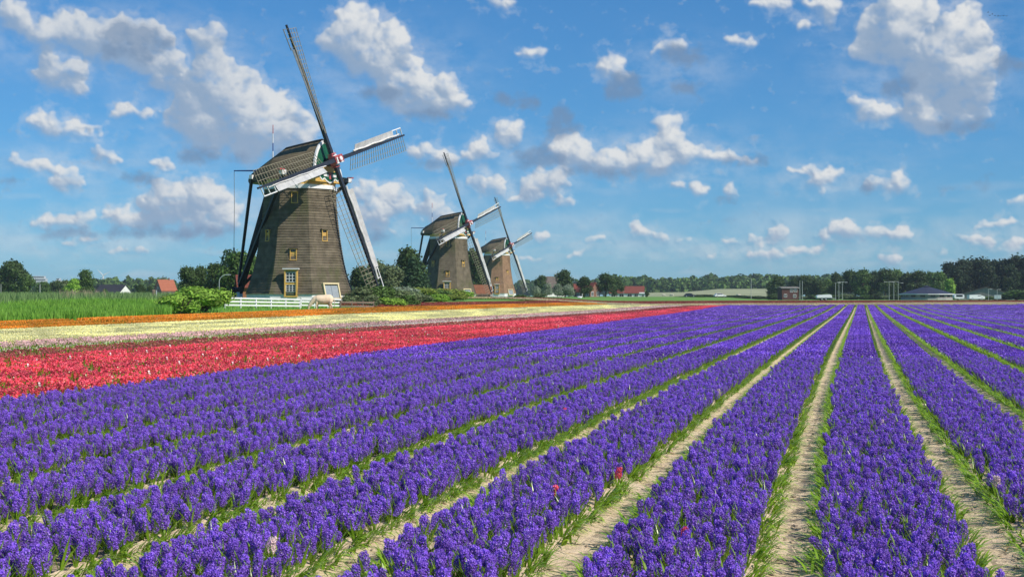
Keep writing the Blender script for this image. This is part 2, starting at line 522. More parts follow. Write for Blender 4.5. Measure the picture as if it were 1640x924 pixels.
def scatter(name, pts, rot, scl, idx, protos, label=None, cat=None, group=None):
    """ONE stuff object whose points carry one of the given meshes each (geometry nodes)"""
    me = bpy.data.meshes.new(name)
    me.vertices.add(len(pts))
    me.vertices.foreach_set('co', np.ascontiguousarray(pts, dtype=np.float32).ravel())
    for nm, ty, key, arr in (('rot', 'FLOAT_VECTOR', 'vector', rot), ('scl', 'FLOAT', 'value', scl), ('idx', 'INT', 'value', idx)):
        a = me.attributes.new(nm, ty, 'POINT')
        a.data.foreach_set(key, np.ascontiguousarray(arr, dtype=np.int32 if ty == 'INT' else np.float32).ravel())
    o = link(name, me)
    ng = bpy.data.node_groups.new(name, 'GeometryNodeTree')
    ng.interface.new_socket('Geometry', in_out='INPUT', socket_type='NodeSocketGeometry')
    ng.interface.new_socket('Geometry', in_out='OUTPUT', socket_type='NodeSocketGeometry')
    gi, go = ng.nodes.new('NodeGroupInput'), ng.nodes.new('NodeGroupOutput')
    m2p = ng.nodes.new('GeometryNodeMeshToPoints')
    ng.links.new(gi.outputs[0], m2p.inputs['Mesh'])
    iop = ng.nodes.new('GeometryNodeInstanceOnPoints')
    ng.links.new(m2p.outputs[0], iop.inputs['Points'])
    jn = ng.nodes.new('GeometryNodeJoinGeometry')
    for p in protos[::-1]:
        oi = ng.nodes.new('GeometryNodeObjectInfo')
        oi.inputs['Object'].default_value = p
        gti = ng.nodes.new('GeometryNodeGeometryToInstance')
        ng.links.new(oi.outputs['Geometry'], gti.inputs[0])
        ng.links.new(gti.outputs[0], jn.inputs[0])
    ng.links.new(jn.outputs[0], iop.inputs['Instance'])
    iop.inputs['Pick Instance'].default_value = True
    for nm, ty, sock in (('idx', 'INT', 'Instance Index'), ('rot', 'FLOAT_VECTOR', 'Rotation'), ('scl', 'FLOAT', 'Scale')):
        na = ng.nodes.new('GeometryNodeInputNamedAttribute')
        na.data_type = ty
        na.inputs['Name'].default_value = nm
        outs = [s for s in na.outputs if s.enabled and s.name == 'Attribute']
        ng.links.new(outs[0], iop.inputs[sock])
    ng.links.new(iop.outputs[0], go.inputs[0])
    md = o.modifiers.new('scatter', 'NODES')
    md.node_group = ng
    return tag(o, label, cat, group, 'stuff')

PROTO = bpy.data.collections.new('prototypes')      # never linked to the scene
def proto(name, me):
    o = bpy.data.objects.new(name, me)
    PROTO.objects.link(o)
    return o

# ------------------------------------------------------------------ lie of the land
COST, SINT = math.cos(THETA), math.sin(THETA)
def sstep(x, a, b):
    t = np.clip((x - a) / (b - a), 0, 1)
    return t * t * (3 - 2 * t)
def cam_sd(x, y):
    """lateral position relative to the row through the camera (photo-parallel) and distance ahead"""
    xc = x * COST + y * SINT
    d = -x * SINT + y * COST
    return xc - d * math.tan(THETA), d
def G(x, y):
    s, d = cam_sd(np.asarray(x, float), np.asarray(y, float))
    L = -s
    left = np.interp(L, [0, 24, 29.5, 36, 41, 46, 52, 60, 400], [0, 0, .04, .18, .42, .72, 1.10, 1.15, 1.15])
    left = left + np.clip((L - 30) / 10, 0, 1) * np.clip((d - 65) * .005, -.1, .25) * (L < 200)
    far = 0.22 * sstep(d, 120, 205) + 0.26 * sstep(d, 203, 220) + .34 * sstep(d, 214, 234) - .25 * sstep(d, 236, 330)
    far = far + 1.0 * sstep(d, 245, 430) * sstep(-s, 42, 72) * (1 - sstep(-s, 125, 165)) * (1 - sstep(d, 520, 640))
    return np.maximum(left, far)
def g1(p):
    return float(G(p.x, p.y))
def on(px, d):
    p = at(px, d)
    p.z = g1(p)
    return p

# ------------------------------------------------------------------ materials of land and plants
M_GRASS = mat('meadow', (.15, .30, .045), (.11, .235, .035), .35, .9, .4, 6)
M_SOIL = mat('sandy soil', (.47, .37, .26), (.33, .25, .17), 5, .95, .9, 26)
M_PATH = mat('trodden sand', (.80, .63, .42), (.62, .475, .31), 7, .95, .8, 34)
M_STRAW = mat('straw', (.62, .52, .34), (.42, .31, .18), 9, .8, island=.35)
M_LEAF = mat('hyacinth leaf', (.20, .38, .022), (.31, .49, .035), 6, .3, spec=.5, island=.4, trans=.45)
def petal(name, a, b, trans=.22, obj=.24, island=.28):
    return mat(name, a, b, 30, .42, spec=.35, island=island, trans=trans, obj=obj)
P_BLUE = petal('violet petals', (.36, .175, .80), (.195, .078, .52), island=.5)
P_RED = petal('coral petals', (.94, .15, .19), (.82, .075, .12), island=.4)
P_WILT = petal('faded red petals', (.55, .12, .13), (.38, .10, .08))
P_PINK = petal('pale pink petals', (.88, .60, .56), (.82, .50, .48))
P_YELLOW = petal('cream petals', (.98, .94, .55), (.96, .90, .46), island=.10, trans=.35)
P_ORANGE = petal('orange petals', (.95, .46, .06), (.86, .34, .035), island=.14, trans=.35)
P_BEIGE = petal('beige petals', (.72, .62, .38), (.60, .48, .27), island=.2)
P_BRICK = petal('brick petals', (.42, .10, .07), (.30, .07, .05), island=.25)
P_WHITE = petal('white petals', (.85, .72, .68), (.80, .58, .56))

# ------------------------------------------------------------------ ground: one sheet to the horizon
def axis(a, b, step, far, grow=1.22):
    c = list(np.arange(a, b + .01, step))
    lo, s = a, step
    while lo > -far:
        s *= grow
        lo -= s
        c.insert(0, lo)
    hi, s = b, step
    while hi < far:
        s *= grow
        hi += s
        c.append(hi)
    return np.array(c)
gx, gy = axis(-110, 70, 1.5, 9000), axis(-6, 300, 1.5, 12000)
XX, YY = np.meshgrid(gx, gy)
ZZ = G(XX, YY)
ii = np.arange(XX.size).reshape(XX.shape)
Qd = np.stack([ii[:-1, :-1], ii[:-1, 1:], ii[1:, 1:], ii[1:, :-1]], -1).reshape(-1, 4)
tag(link('ground', fast_mesh('ground', np.stack([XX, YY, ZZ], -1).reshape(-1, 3), Qd, M_GRASS)), kind='structure')

def dend(s, d):
    """how far ahead the flower rows end"""
    return 199.0 + .15 * (s + d * math.tan(THETA))
def XY(s, d):
    return s * COST, s * SINT + d / COST
def sheet(name, S_, D_, dz, m):
    SS, DD = np.meshgrid(S_, D_)
    X, Y = XY(SS, DD)
    Z = G(X, Y) + dz
    i = np.arange(X.size).reshape(X.shape)
    q = np.stack([i[:-1, :-1], i[:-1, 1:], i[1:, 1:], i[1:, :-1]], -1).reshape(-1, 4)
    return tag(link(name, fast_mesh(name, np.stack([X, Y, Z], -1).reshape(-1, 3), q, m)), kind='structure')
sheet('flower_field_soil', np.arange(-41.5, 62, 1.5), np.arange(-6, 198, 1.5), .05, M_SOIL)

def cw(y):
    return COST * (-0.83 + .35 * np.exp(-(np.asarray(y) * COST - 9) / 14))
PITCH = 1.44 * COST
def left_edge(d):
    return np.interp(d, [0, 30, 60, 190], [-13.6, -13.7, -14.6, -19.5])
def soil_relief(x, y):
    return 0.016 * noise.noise((x * 6, y * 3.1, 0)) + .016 * noise.noise((x * 17, y * 13, 3)) + .011 * noise.noise((x * 45, y * 40, 9))
for k in range(-7, 6):
    ys = np.concatenate([np.arange(5, 30, .085), np.arange(30, 90, .6), np.arange(90, 200, 4)])
    us = np.linspace(-.36, .36, 13)
    V = []
    for y in ys:
        c0 = float(cw(y)) + k * PITCH
        for u in us:
            x = c0 + u
            prof = .035 * (abs(u) / .36) ** 2 - .012 * math.exp(-((u + .03) / .12) ** 2)
            V.append((x, y, float(G(x, y)) + .062 + prof + (soil_relief(x, y) if y < 30 else 0)))
    n, m = len(ys), len(us)
    i = np.arange(n * m).reshape(n, m)
    q = np.stack([i[:-1, :-1], i[:-1, 1:], i[1:, 1:], i[1:, :-1]], -1).reshape(-1, 4)
    o = link('path', fast_mesh('path', np.array(V), q, M_PATH))
    for p in o.data.polygons:
        p.use_smooth = True
    tag(o, kind='structure')
# straw and clods lying on the near paths
C, U, Vv = [], [], []
for _ in range(24000):
    k = rnd.randint(-6, 4)
    y = 5 + 24 * rnd.random() ** 1.6
    u = rnd.choice((rnd.gauss(.2, .1), rnd.gauss(.2, .1), rnd.gauss(-.24, .08), rnd.gauss(0, .2)))
    x = float(cw(y)) + k * PITCH + u
    z = float(G(x, y)) + .075 + .03 * (u / .36) ** 2 + rnd.random() * .012
    a = rnd.gauss(0, .8)
    l = rnd.uniform(.012, .05)
    C.append((x, y, z)); U.append((math.cos(a) * l, math.sin(a) * l, rnd.gauss(0, .25) * l))
    w = rnd.uniform(.0015, .004)
    Vv.append((-math.sin(a) * w, math.cos(a) * w, w * rnd.uniform(-.6, .6)))
V, Q = quads(np.array(C), np.array(U), np.array(Vv))
tag(link('straw', fast_mesh('straw', V, Q, M_STRAW)), 'loose dry straw scattered along the sandy paths', 'straw', kind='stuff')
V, Q = [], []
for _ in range(5200):
    k = rnd.randint(-6, 4)
    y = 5 + 20 * rnd.random() ** 1.6
    u = rnd.choice((rnd.gauss(.2, .09), rnd.gauss(.1, .16), rnd.gauss(-.2, .1)))
    x = float(cw(y)) + k * PITCH + u
    z = float(G(x, y)) + .066 + .03 * (u / .36) ** 2
    r = rnd.uniform(.006, .03)
    o = len(V)
    a0 = rnd.random() * 6.28
    for j in range(4):
        V.append((x + r * math.cos(a0 + j * 1.57) * rnd.uniform(.7, 1.3), y + r * math.sin(a0 + j * 1.57) * rnd.uniform(.7, 1.3), z))
    V.append((x + rnd.uniform(-.3, .3) * r, y + rnd.uniform(-.3, .3) * r, z + r * rnd.uniform(.5, 1.1)))
    Q += [(o, o + 1, o + 4), (o + 1, o + 2, o + 4), (o + 2, o + 3, o + 4), (o + 3, o, o + 4)]
tag(link('soil_clods', fast_mesh('soil_clods', np.array(V), np.array(Q), M_SOIL)), 'crumbly clods of soil on the sandy paths', 'soil', kind='stuff')

# ------------------------------------------------------------------ hyacinths
def leaf_strip(mb, az, length, width, lean, droop, z0=0.0, x0=0.0, y0=0.0, mi=1, seg=3):
    p = Vector((x0, y0, z0))
    d = Vector((math.cos(az), math.sin(az), 0))
    s = Vector((-math.sin(az), math.cos(az), 0))
    a = lean
    vs = []
    for i in range(seg + 1):
        t = i / seg
        w = width * (0.55 + .9 * t - 1.35 * t * t) if i < seg else .0015
        vs += [p - s * w / 2 + Vector((0, 0, .12 * width)), p + s * w / 2 + Vector((0, 0, .12 * width))]
        p = p + (d * math.sin(a) + Vector((0, 0, math.cos(a)))) * (length / seg)
        a += droop / seg
    mb.add(vs, [(2 * i, 2 * i + 1, 2 * i + 3, 2 * i + 2) for i in range(seg)], mi)

def add_spike(mb, g, h0=.10, h1=.24, rad=.027, n=32, mi=0, x0=0, y0=0, lean=(0, 0)):
    """stem with star-shaped florets all round it"""
    mb.tube([(x0, y0, 0), (x0 + lean[0] * .5, y0 + lean[1] * .5, h0), (x0 + lean[0], y0 + lean[1], h1 - .01)], [.006, .006, .004], 4, mi=1)
    for i in range(n):
        t = (i + .5) / n
        z = h0 + (h1 - h0) * t
        a = i * 2.39996 + g.uniform(-.3, .3)
        r = rad * (.72 + .5 * math.sin(math.pi * min(t * 1.05 + .08, 1))) * g.uniform(.72, 1.32)
        tilt = g.uniform(-.5, .25) if t < .85 else g.uniform(.2, .9)
        o = Vector((math.cos(a) * math.cos(tilt), math.sin(a) * math.cos(tilt), math.sin(tilt)))
        c = Vector((x0 + lean[0] * t + math.cos(a) * r * .75, y0 + lean[1] * t + math.sin(a) * r * .75, z))
        s = o.orthogonal().normalized()
        q = o.cross(s)
        L = g.uniform(.015, .024) * (1 - .3 * max(0, t - .7))
        ph = g.random() * 6.28
        for j in range(6):
            b = ph + j * math.pi / 3
            e = s * math.cos(b) + q * math.sin(b)
            w = s * -math.sin(b) + q * math.cos(b)
            base = c - o * .006
            mid = c + e * L * .55 + o * .007
            tip = c + e * L + o * g.uniform(-.006, .002)
            mb.add([base, mid - w * .0042, tip, mid + w * .0042], [(0, 1, 2, 3)], mi)

def leaves_for(g, n=5, edge=0):
    out = []
    for i in range(n):
        az = i * 6.283 / n + g.uniform(-.5, .5)
        out.append((az, g.uniform(.19, .27), g.uniform(.018, .027), g.uniform(.12, .5), g.uniform(.3, .9)))
    return out

def near_plant(v, pet, name):
    g = random.Random(100 + v)
    mb = MB()
    add_spike(mb, g, g.uniform(.095, .125), g.uniform(.205, .25), g.uniform(.026, .031), 32, lean=(g.uniform(-.025, .025), g.uniform(-.025, .025)))
    for L in leaves_for(g):
        leaf_strip(mb, *L)
    me = bpy.data.meshes.new(name)
    me.from_pydata(mb.v, [], mb.f)
    me.materials.append(pet); me.materials.append(M_LEAF)
    me.polygons.foreach_set('material_index', mb.m)
    return proto(name, me)

def fringe_tuft(v):
    """leaves at the edge of a bed, leaning out over the path (towards +x)"""
    g = random.Random(300 + v)
    mb = MB()
    for i in range(6):
        leaf_strip(mb, g.gauss(0, .62), g.uniform(.14, .24), g.uniform(.020, .032), g.uniform(.45, 1.05), g.uniform(.7, 1.6), x0=g.uniform(-.04, .03), y0=g.uniform(-.06, .06), mi=0)
    me = bpy.data.meshes.new('edge_leaves')
    me.from_pydata(mb.v, [], mb.f)
    me.materials.append(M_LEAF)
    return proto('edge_leaves', me)

def patch(v, L, dens, pet, nq, size, name, half=.465, fringe=True, gap=0.0, stray=None, strayp=0, height=1.0):
    """a length of planted bed: many small plants of petal and leaf faces"""
    g = np.random.default_rng(500 + v)
    n = int(2 * half * L * dens)
    px, py = g.uniform(-half, half, n), g.uniform(0, L, n)
    if gap:
        keep = np.array([noise.noise((float(a) * 2.2, float(b) * 2.2, v * 9.)) > gap - 1 for a, b in zip(px, py)])
        px, py = px[keep], py[keep]
        n = len(px)
    hh = g.uniform(.20, .25, n) * (1 - .12 * (np.abs(px) / half) ** 4) * height
    # petals
    ci = np.repeat(np.arange(n), nq)
    t = np.tile((np.arange(nq) + .5) / nq, n)
    a = g.uniform(0, 6.283, n * nq)
    r = .025 * (.55 + .6 * np.sin(np.pi * np.minimum(t + .1, 1)))
    C = np.stack([px[ci] + np.cos(a) * r, py[ci] + np.sin(a) * r, (hh[ci] - .125 * height) + .125 * height * t], 1)
    U = rand_unit(n * nq, g)
    Wv = rand_unit(n * nq, g)
    Vv = np.cross(U, Wv)
    Vv /= np.linalg.norm(Vv, axis=1, keepdims=True) + 1e-9
    s = size * g.uniform(.7, 1.25, (n * nq, 1))
    V1, Q1 = quads(C, U * s, Vv * s)
    mi1 = np.zeros(len(Q1), int)
    if stray is not None:
        mi1 = np.where(g.random(n)[ci] < strayp, 2, 0)
    # leaves
    nl = 2
    ci = np.repeat(np.arange(n), nl)
    a = g.uniform(0, 6.283, n * nl)
    ln = g.uniform(.15, .23, n * nl) * height
    ax = np.stack([np.cos(a) * .42, np.sin(a) * .42, np.full(n * nl, .9)], 1)
    C = np.stack([px[ci], py[ci], np.zeros(n * nl)], 1) + ax * ln[:, None] / 2
    sd = np.stack([-np.sin(a), np.cos(a), np.zeros(n * nl)], 1)
    V2, Q2 = quads(C, sd * .011, ax * ln[:, None] / 2)
    Vs, Qs, ms = [V1, V2], [Q1, Q2 + len(V1)], [mi1, np.ones(len(Q2), int)]
    if fringe:
        m = int(L * 85)
        sg = np.where(g.random(m) < .5, -1, 1)
        a = g.normal(0, .6, m)
        lean = g.uniform(.6, 1.3, m)
        ax = np.stack([sg * np.cos(a) * np.sin(lean), np.sin(a) * np.sin(lean), np.cos(lean)], 1)
        ln = g.uniform(.13, .24, m)
        C = np.stack([sg * g.uniform(half - .06, half + .015, m), g.uniform(0, L, m), np.zeros(m) + .02], 1) + ax * ln[:, None] / 2
        sd = np.cross(ax, np.array([0, 0, 1.0]))
        sd /= np.linalg.norm(sd, axis=1, keepdims=True)
        V3, Q3 = quads(C, sd * .014, ax * ln[:, None] / 2)
        Vs.append(V3); Qs.append(Q3 + len(V1) + len(V2)); ms.append(np.ones(len(Q3), int))
    me = fast_mesh(name, np.concatenate(Vs), np.concatenate(Qs), [pet, M_LEAF] + ([stray] if stray is not None else []), np.concatenate(ms))
    return proto(name, me)

# --- near rows: every plant placed on its own
D_NEAR, D_MID = 36.0, 95.0
pts, d_of = [], []
tufts = []
for k in range(-12, 9):
    y = 4.0
    while y < 42:
        # bed between path k and path k+1
        for _ in range(4):
            pass
        y += .1
    n = int(38 * .92 * 86)
    u = rng.uniform(-.46, .46, n)
    y = rng.uniform(4, 42, n)
    # loosely planted in lines across the bed
    y = np.round(y / .105) * .105 + rng.normal(0, .026, n)
    x = cw(y) + (k + .5) * PITCH + u
    s, d = cam_sd(x, y)
    xc = s + d * math.tan(THETA)
    ok = (d > 6.6) & (d < D_NEAR) & (s > left_edge(d)) & (np.abs(xc) < .3727 * d + 5.0)
    hole = np.array([noise.noise((float(a) * 1.7, float(b) * 1.7, 4.)) for a, b in zip(x, y)])
    ok &= (hole > -.42) | (rng.random(n) < .55)
    pts.append(np.stack([x, y, G(x, y) + .055], 1)[ok])
    for sgn in (-1, 1):
        m = 38 * (11 if k > -3 else 17)
        yt = rng.uniform(4, 42, m)
        xt = cw(yt) + (k + .5) * PITCH + sgn * rng.uniform(.44, .54, m)
        s, d = cam_sd(xt, yt)
        xc = s + d * math.tan(THETA)
        ok = (d > 6.6) & (d < D_NEAR) & (s > left_edge(d)) & (np.abs(xc) < .3727 * d + 5.0)
        tufts.append(np.stack([xt, yt, G(xt, yt) + .06, np.full(m, 0.0 if sgn > 0 else math.pi)], 1)[ok])
pts = np.concatenate(pts)
tufts = np.concatenate(tufts)
_, dd = cam_sd(pts[:, 0], pts[:, 1])
ss, _ = cam_sd(pts[:, 0], pts[:, 1])
xpx = 820 + F * (ss + dd * math.tan(THETA)) / dd
ytop = 474 + F * (CAM_H - pts[:, 2] - .24) / dd
inframe = (xpx > 4) & (xpx < 1636) & (ytop < 912)
order = np.argsort(np.where(inframe, dd, 1e9))

NVAR = 8
near_protos = [near_plant(v, P_BLUE, 'purple_hyacinth_plant') for v in range(NVAR)]
tuft_protos = [fringe_tuft(v) for v in range(5)]

# stray flowers of another colour among the purple ones: (photo column, row, petals, name, label)
STRAYS = [
 (1591, 772, P_WHITE, 'pale pink hyacinth standing alone in the purple bed at the right edge'),
 (440, 882, P_WHITE, 'pale pink hyacinth standing alone in the purple bed at the lower left'),
 (1097, 842, P_RED, 'single bright red hyacinth among purple ones beside the sandy path'),
 (897, 767, P_RED, 'single coral hyacinth half hidden in the middle purple bed'),
 (1411, 673, P_WHITE, 'small whitish hyacinth in the purple bed between the two sandy paths'),
 (1152, 622, P_WHITE, 'pale pink hyacinth alone far up the purple bed left of the widest path'),
 (985, 748, P_RED, 'tiny dull red hyacinth in the purple bed above the bright red one'),
 (901, 652, P_RED, 'small orange red hyacinth at the edge of a purple bed beside green leaves'),
]
def plant_things(name, label, group, pet, v, p, rz, sc):
    root = thing(name, label, 'flower', p, rz, group, sc)
    return root
SPIKES, LEAVES = {}, {}
def spike_mesh(v, pet):
    key = (v, pet.name)
    if key not in SPIKES:
        g = random.Random(100 + v)
        mb = MB()
        add_spike(mb, g, g.uniform(.095, .125), g.uniform(.205, .25), g.uniform(.026, .031), 32, lean=(g.uniform(-.025, .025), g.uniform(-.025, .025)))
        me = bpy.data.meshes.new('flower_spike')
        me.from_pydata(mb.v, [], mb.f)
        me.materials.append(pet); me.materials.append(M_LEAF)
        me.polygons.foreach_set('material_index', mb.m)
        SPIKES[key] = me
        LEAVES[v] = []
        for L in leaves_for(g):
            mb = MB()
            leaf_strip(mb, *L, mi=0)
            ml = bpy.data.meshes.new('leaf')
            ml.from_pydata(mb.v, [], mb.f)
            ml.materials.append(M_LEAF)
            LEAVES[v].append(ml)
    return SPIKES[key]
def hyacinth(name, label, group, pet, v, p, rz, sc):
    root = thing(name, label, 'flower', p, rz, group, sc)
    link('flower_spike', spike_mesh(v, pet), root)
    for ml in LEAVES[v]:
        link('leaf', ml, root)
    return root

taken = set()
for i in order[:296]:
    taken.add(int(i))
    hyacinth('purple_hyacinth', 'purple hyacinth in full bloom among the nearest plants along the bottom edge', 'purple hyacinths nearest along the bottom edge', P_BLUE,
             int(rng.integers(NVAR)), tuple(pts[i]), float(rng.uniform(0, 6.28)), float(rng.uniform(.82, 1.06)))
for (px, py, pet, lab) in STRAYS:
    j = int(np.argmin(np.where(np.isin(np.arange(len(pts)), list(taken)), 1e9, np.hypot(xpx - px, ytop - py))))
    taken.add(j)
    hyacinth('stray_hyacinth', lab, 'stray hyacinths among the purple', pet, 3, tuple(pts[j] + np.array([0, 0, .010])), float(rng.uniform(0, 6.28)), .95 if pet is P_RED else 1.0)
rest = np.array([i for i in range(len(pts)) if i not in taken])

LEAN = lambda n, s=.17: np.stack([rng.normal(0, s, n), rng.normal(0, s, n), rng.uniform(0, 6.283, n)], 1)
P_, R_, S_, I_ = [pts[rest]], [LEAN(len(rest))], [np.where(rng.random(len(rest)) < .12, rng.uniform(.62, .85, len(rest)), rng.uniform(.80, 1.08, len(rest)))], [rng.integers(0, NVAR, len(rest))]
nt = len(tufts)
P_.append(tufts[:, :3]); R_.append(np.stack([np.zeros(nt), np.zeros(nt), tufts[:, 3] + rng.normal(0, .25, nt)], 1)); S_.append(rng.uniform(.75, 1.15, nt)); I_.append(NVAR + rng.integers(0, 5, nt))
protos = near_protos + tuft_protos
b0 = len(protos)
LM, LF = 2.0, 6.0
protos += [patch(v, LM, 92, P_BLUE, 20, .0135, 'purple_hyacinth_bed') for v in range(5)]
b1 = len(protos)
protos += [patch(20 + v, LF, 85, P_BLUE, 7, .024, 'purple_hyacinth_bed') for v in range(4)]
def bed_cells(k0, k1, dlo, dhi, L, smin, smax, test=None, margin=4.0):
    """patch origins along the beds k0..k1 between two distances"""
    out = []
    for k in range(k0, k1):
        y = 4.0
        ys = np.arange(4, 245, L)
        ym = ys + L / 2
        x = cw(ym) + (k + .5) * PITCH
        s, d = cam_sd(x, ym)
        xc = s + d * math.tan(THETA)
        ok = (d >= dlo) & (d < dhi) & (s > smin(d)) & (s < smax(d)) & ((np.abs(s - left_edge(d)) > .75) | (d < D_NEAR)) & (np.abs(xc) < .3727 * d + margin) & (d < dend(s, d))
        x0 = cw(ys) + (k + .5) * PITCH
        ang = -np.arctan2(cw(ys + L) - cw(ys), L)
        tilt = np.arctan2(G(cw(ys + L) + (k + .5) * PITCH, ys + L) - G(x0, ys), L)
        for j in np.nonzero(ok)[0]:
            out.append((x0[j], ys[j], float(G(x0[j], ys[j])) + .05, tilt[j], ang[j]))
    return np.array(out).reshape(-1, 5)
def add_cells(cells, base, nv, L):
    n = len(cells)
    P_.append(cells[:, :3]); R_.append(np.stack([cells[:, 3], np.zeros(n), cells[:, 4]], 1)); S_.append(np.ones(n)); I_.append(base + rng.integers(0, nv, n))
inf = lambda d: d * 0 + 1e9
def edge_cells(side):
    """narrow drills along the slanting border between the purple and the red flowers"""
    out = []
    for y in np.arange(30, 245, LM):
        for k in range(-18, -6):
            c = float(cw(y + 1)) + (k + .5) * PITCH
            s, d = cam_sd(c, y + 1)
            e = float(left_edge(d))
            if d < D_NEAR or d > dend(s, d) or abs(float(s) - e) > .75 or abs(s + d * math.tan(THETA)) > .3727 * d + 4:
                continue
            for u in np.arange(-.58, .6, .19):
                sd_, _ = cam_sd(c + u, y + 1)
                if (sd_ > e) == (side > 0):
                    x0 = float(cw(y)) + (k + .5) * PITCH + u
                    out.append((x0, y, float(G(x0, y)) + .05, 0, -math.atan2(float(cw(y + LM) - cw(y)), LM)))
    return np.array(out).reshape(-1, 5)
add_cells(bed_cells(-14, 14, D_NEAR, D_MID, LM, left_edge, inf), b0, 5, LM)
add_cells(bed_cells(-16, 26, D_MID, 260, LF, left_edge, inf), b1, 4, LF)
b2 = len(protos)
protos += [patch(30 + v, LM, 90, P_BLUE, 12, .018, 'purple_hyacinth_drill', half=.11, fringe=False) for v in range(3)]
add_cells(edge_cells(1), b2, 3, LM)
scatter('purple_hyacinths', np.concatenate(P_), np.concatenate(R_), np.concatenate(S_), np.concatenate(I_), protos,
        'rows of purple hyacinths filling the field behind the nearest flowers', 'flowers', None)

def strip(name, label, pets, smin, smax, near_q, dlo=15, seed=40, gap=0.0, stray=None, strayp=0, sz=.0145, height=1.0, dens=88):
    global P_, R_, S_, I_
    P_, R_, S_, I_ = [], [], [], []
    pr = [patch(seed + v, LM, dens, pets, near_q, sz, name + '_bed', half=.66, gap=gap, stray=stray, strayp=strayp, fringe=False, height=height) for v in range(4)]
    pr += [patch(seed + 10 + v, LF, dens, pets, max(int(near_q * .55), 2), .022, name + '_bed', half=.66, gap=gap, stray=stray, strayp=strayp, fringe=False, height=height) for v in range(3)]
    add_cells(bed_cells(-34, 0, dlo, 70, LM, smin, smax), 0, 4, LM)
    add_cells(bed_cells(-34, 0, 70, 260, LF, smin, smax), 4, 3, LF)
    if name == 'red_hyacinths':
        pr += [patch(seed + 20 + v, LM, dens, pets, 12, .018, name + '_drill', half=.11, fringe=False, stray=stray, strayp=strayp) for v in range(3)]
        add_cells(edge_cells(-1), 7, 3, LM)
    return scatter(name, np.concatenate(P_), np.concatenate(R_), np.concatenate(S_), np.concatenate(I_), pr, label, 'flowers')
K = lambda v: (lambda d: d * 0 + v)
strip('red_hyacinths', 'broad band of coral red hyacinths left of the purple field', P_RED, K(-22.0), left_edge, 16, 15, 40, gap=.93, stray=P_WHITE, strayp=.006)
strip('faded_red_hyacinths', 'narrow band of brownish faded red hyacinths behind the coral red ones', P_WILT, K(-25.6), K(-22.0), 10, 15, 60, gap=1.0)
strip('white_hyacinths', 'thin green band of leaves with few white hyacinths', P_WHITE, K(-27.4), K(-25.6), 1, 15, 80, gap=.5, dens=60)
strip('pink_hyacinths', 'narrow band of pale pink hyacinths between red and yellow', P_PINK, K(-29.9), K(-27.4), 10, 15, 100, gap=1.0)
strip('yellow_hyacinths', 'broad band of cream yellow hyacinths', P_YELLOW, K(-36.2), K(-29.9), 24, 15, 120, dens=110)
strip('orange_tulips', 'band of orange flowers along the reeds and the white fence', P_ORANGE, K(-41.3), K(-36.2), 20, 15, 140, dens=110)

# bands that run across the far end of the field
def cross_band(name, label, pet, d0, d1, seed):
    global P_, R_, S_, I_
    pr = [patch(seed + v, LF, 90, pet, 8, .03, name + '_bed', half=.7, fringe=False) for v in range(3)]
    pp = []
    for w in np.arange(d0 + .7, d1, 1.35):
        for xc in np.arange(-27, 100, LF):
            d = 199 + .15 * xc + w
            p = RIGHT * xc + AHEAD * d
            p2 = RIGHT * (xc + LF) + AHEAD * (d + .15 * LF)
            if abs(xc) > .3727 * d + 8:
                continue
            ang = math.atan2(p2.y - p.y, p2.x - p.x) - math.pi / 2
            pp.append((p.x, p.y, g1(p) + .04, math.atan2(g1(p2) - g1(p), LF), ang))
    c = np.array(pp)
    P_, R_, S_, I_ = [], [], [], []
    add_cells(c, 0, 3, LF)
    return scatter(name, P_[0], R_[0], S_[0], I_[0], pr, label, 'flowers')
P_, R_, S_, I_ = [], [], [], []
_pr = [patch(200 + v, LF, 100, P_BRICK, 8, .03, 'brick_red_bed', half=.68, fringe=False) for v in range(3)]
add_cells(bed_cells(-36, 0, 119, 200, LF, K(-46.0), K(-41.3)), 0, 3, LF)
scatter('brick_red_hyacinths', P_[0], R_[0], S_[0], I_[0], _pr, 'brick red band of flowers beside the bushes at the foot of the windmills', 'flowers')
cross_band('beige_hyacinths', 'pale beige band of flowers across the far end of the purple rows', P_BEIGE, 1.0, 12, 160)
cross_band('brick_red_hyacinths', 'brick red band of flowers along the far edge of the field', P_BRICK, 12, 25, 180)

# ------------------------------------------------------------------ windmills
M_THATCH = mat('weathered thatch', (.180, .150, .104), (.114, .096, .066), 1.4, .95, .6, 22, spec=.1, obj=.14)
M_THATCH_B = mat('brown thatch', (.33, .205, .125), (.25, .155, .095), 1.6, .95, .6, 22, spec=.1)
M_CAPTH = mat('cap thatch', (.19, .155, .10), (.13, .105, .068), 1.4, .95, .6, 22, spec=.1, obj=.12)
def moss(m):
    t = m.node_tree
    n = NT(t)
    b = next(x for x in t.nodes if x.type == 'BSDF_PRINCIPLED')
    src = b.inputs['Base Color'].links[0].from_socket
    co = n.n('ShaderNodeTexCoord').outputs['Object']
    f = n.ramp(n.noise(n.vec('MULTIPLY', co, (.75, .75, .22)), 1.0, 4, .65), .50, .74)
    g_ = n.ramp(n.noise(n.vec('MULTIPLY', co, (2.6, 2.6, .30)), 1.0, 4, .6), .55, .78)
    c = n.mix(n.math('MULTIPLY', f, .62), src, (.085, .10, .035))
    c = n.mix(n.math('MULTIPLY', g_, .5), c, (.075, .062, .045))
    t.links.new(c, b.inputs['Base Color'])
for _m in (M_THATCH, M_THATCH_B, M_CAPTH):
    moss(_m)
M_RIDGE = mat('tarred board', (.035, .033, .03), (.025, .023, .02), 5, .6)
M_WHITE = mat('white paint', (.80, .80, .77), (.72, .72, .70), 3, .5, .05)
M_SAIL = mat('worn white board paint', (.56, .56, .54), (.42, .42, .41), 1.6, .6, .2, 9)
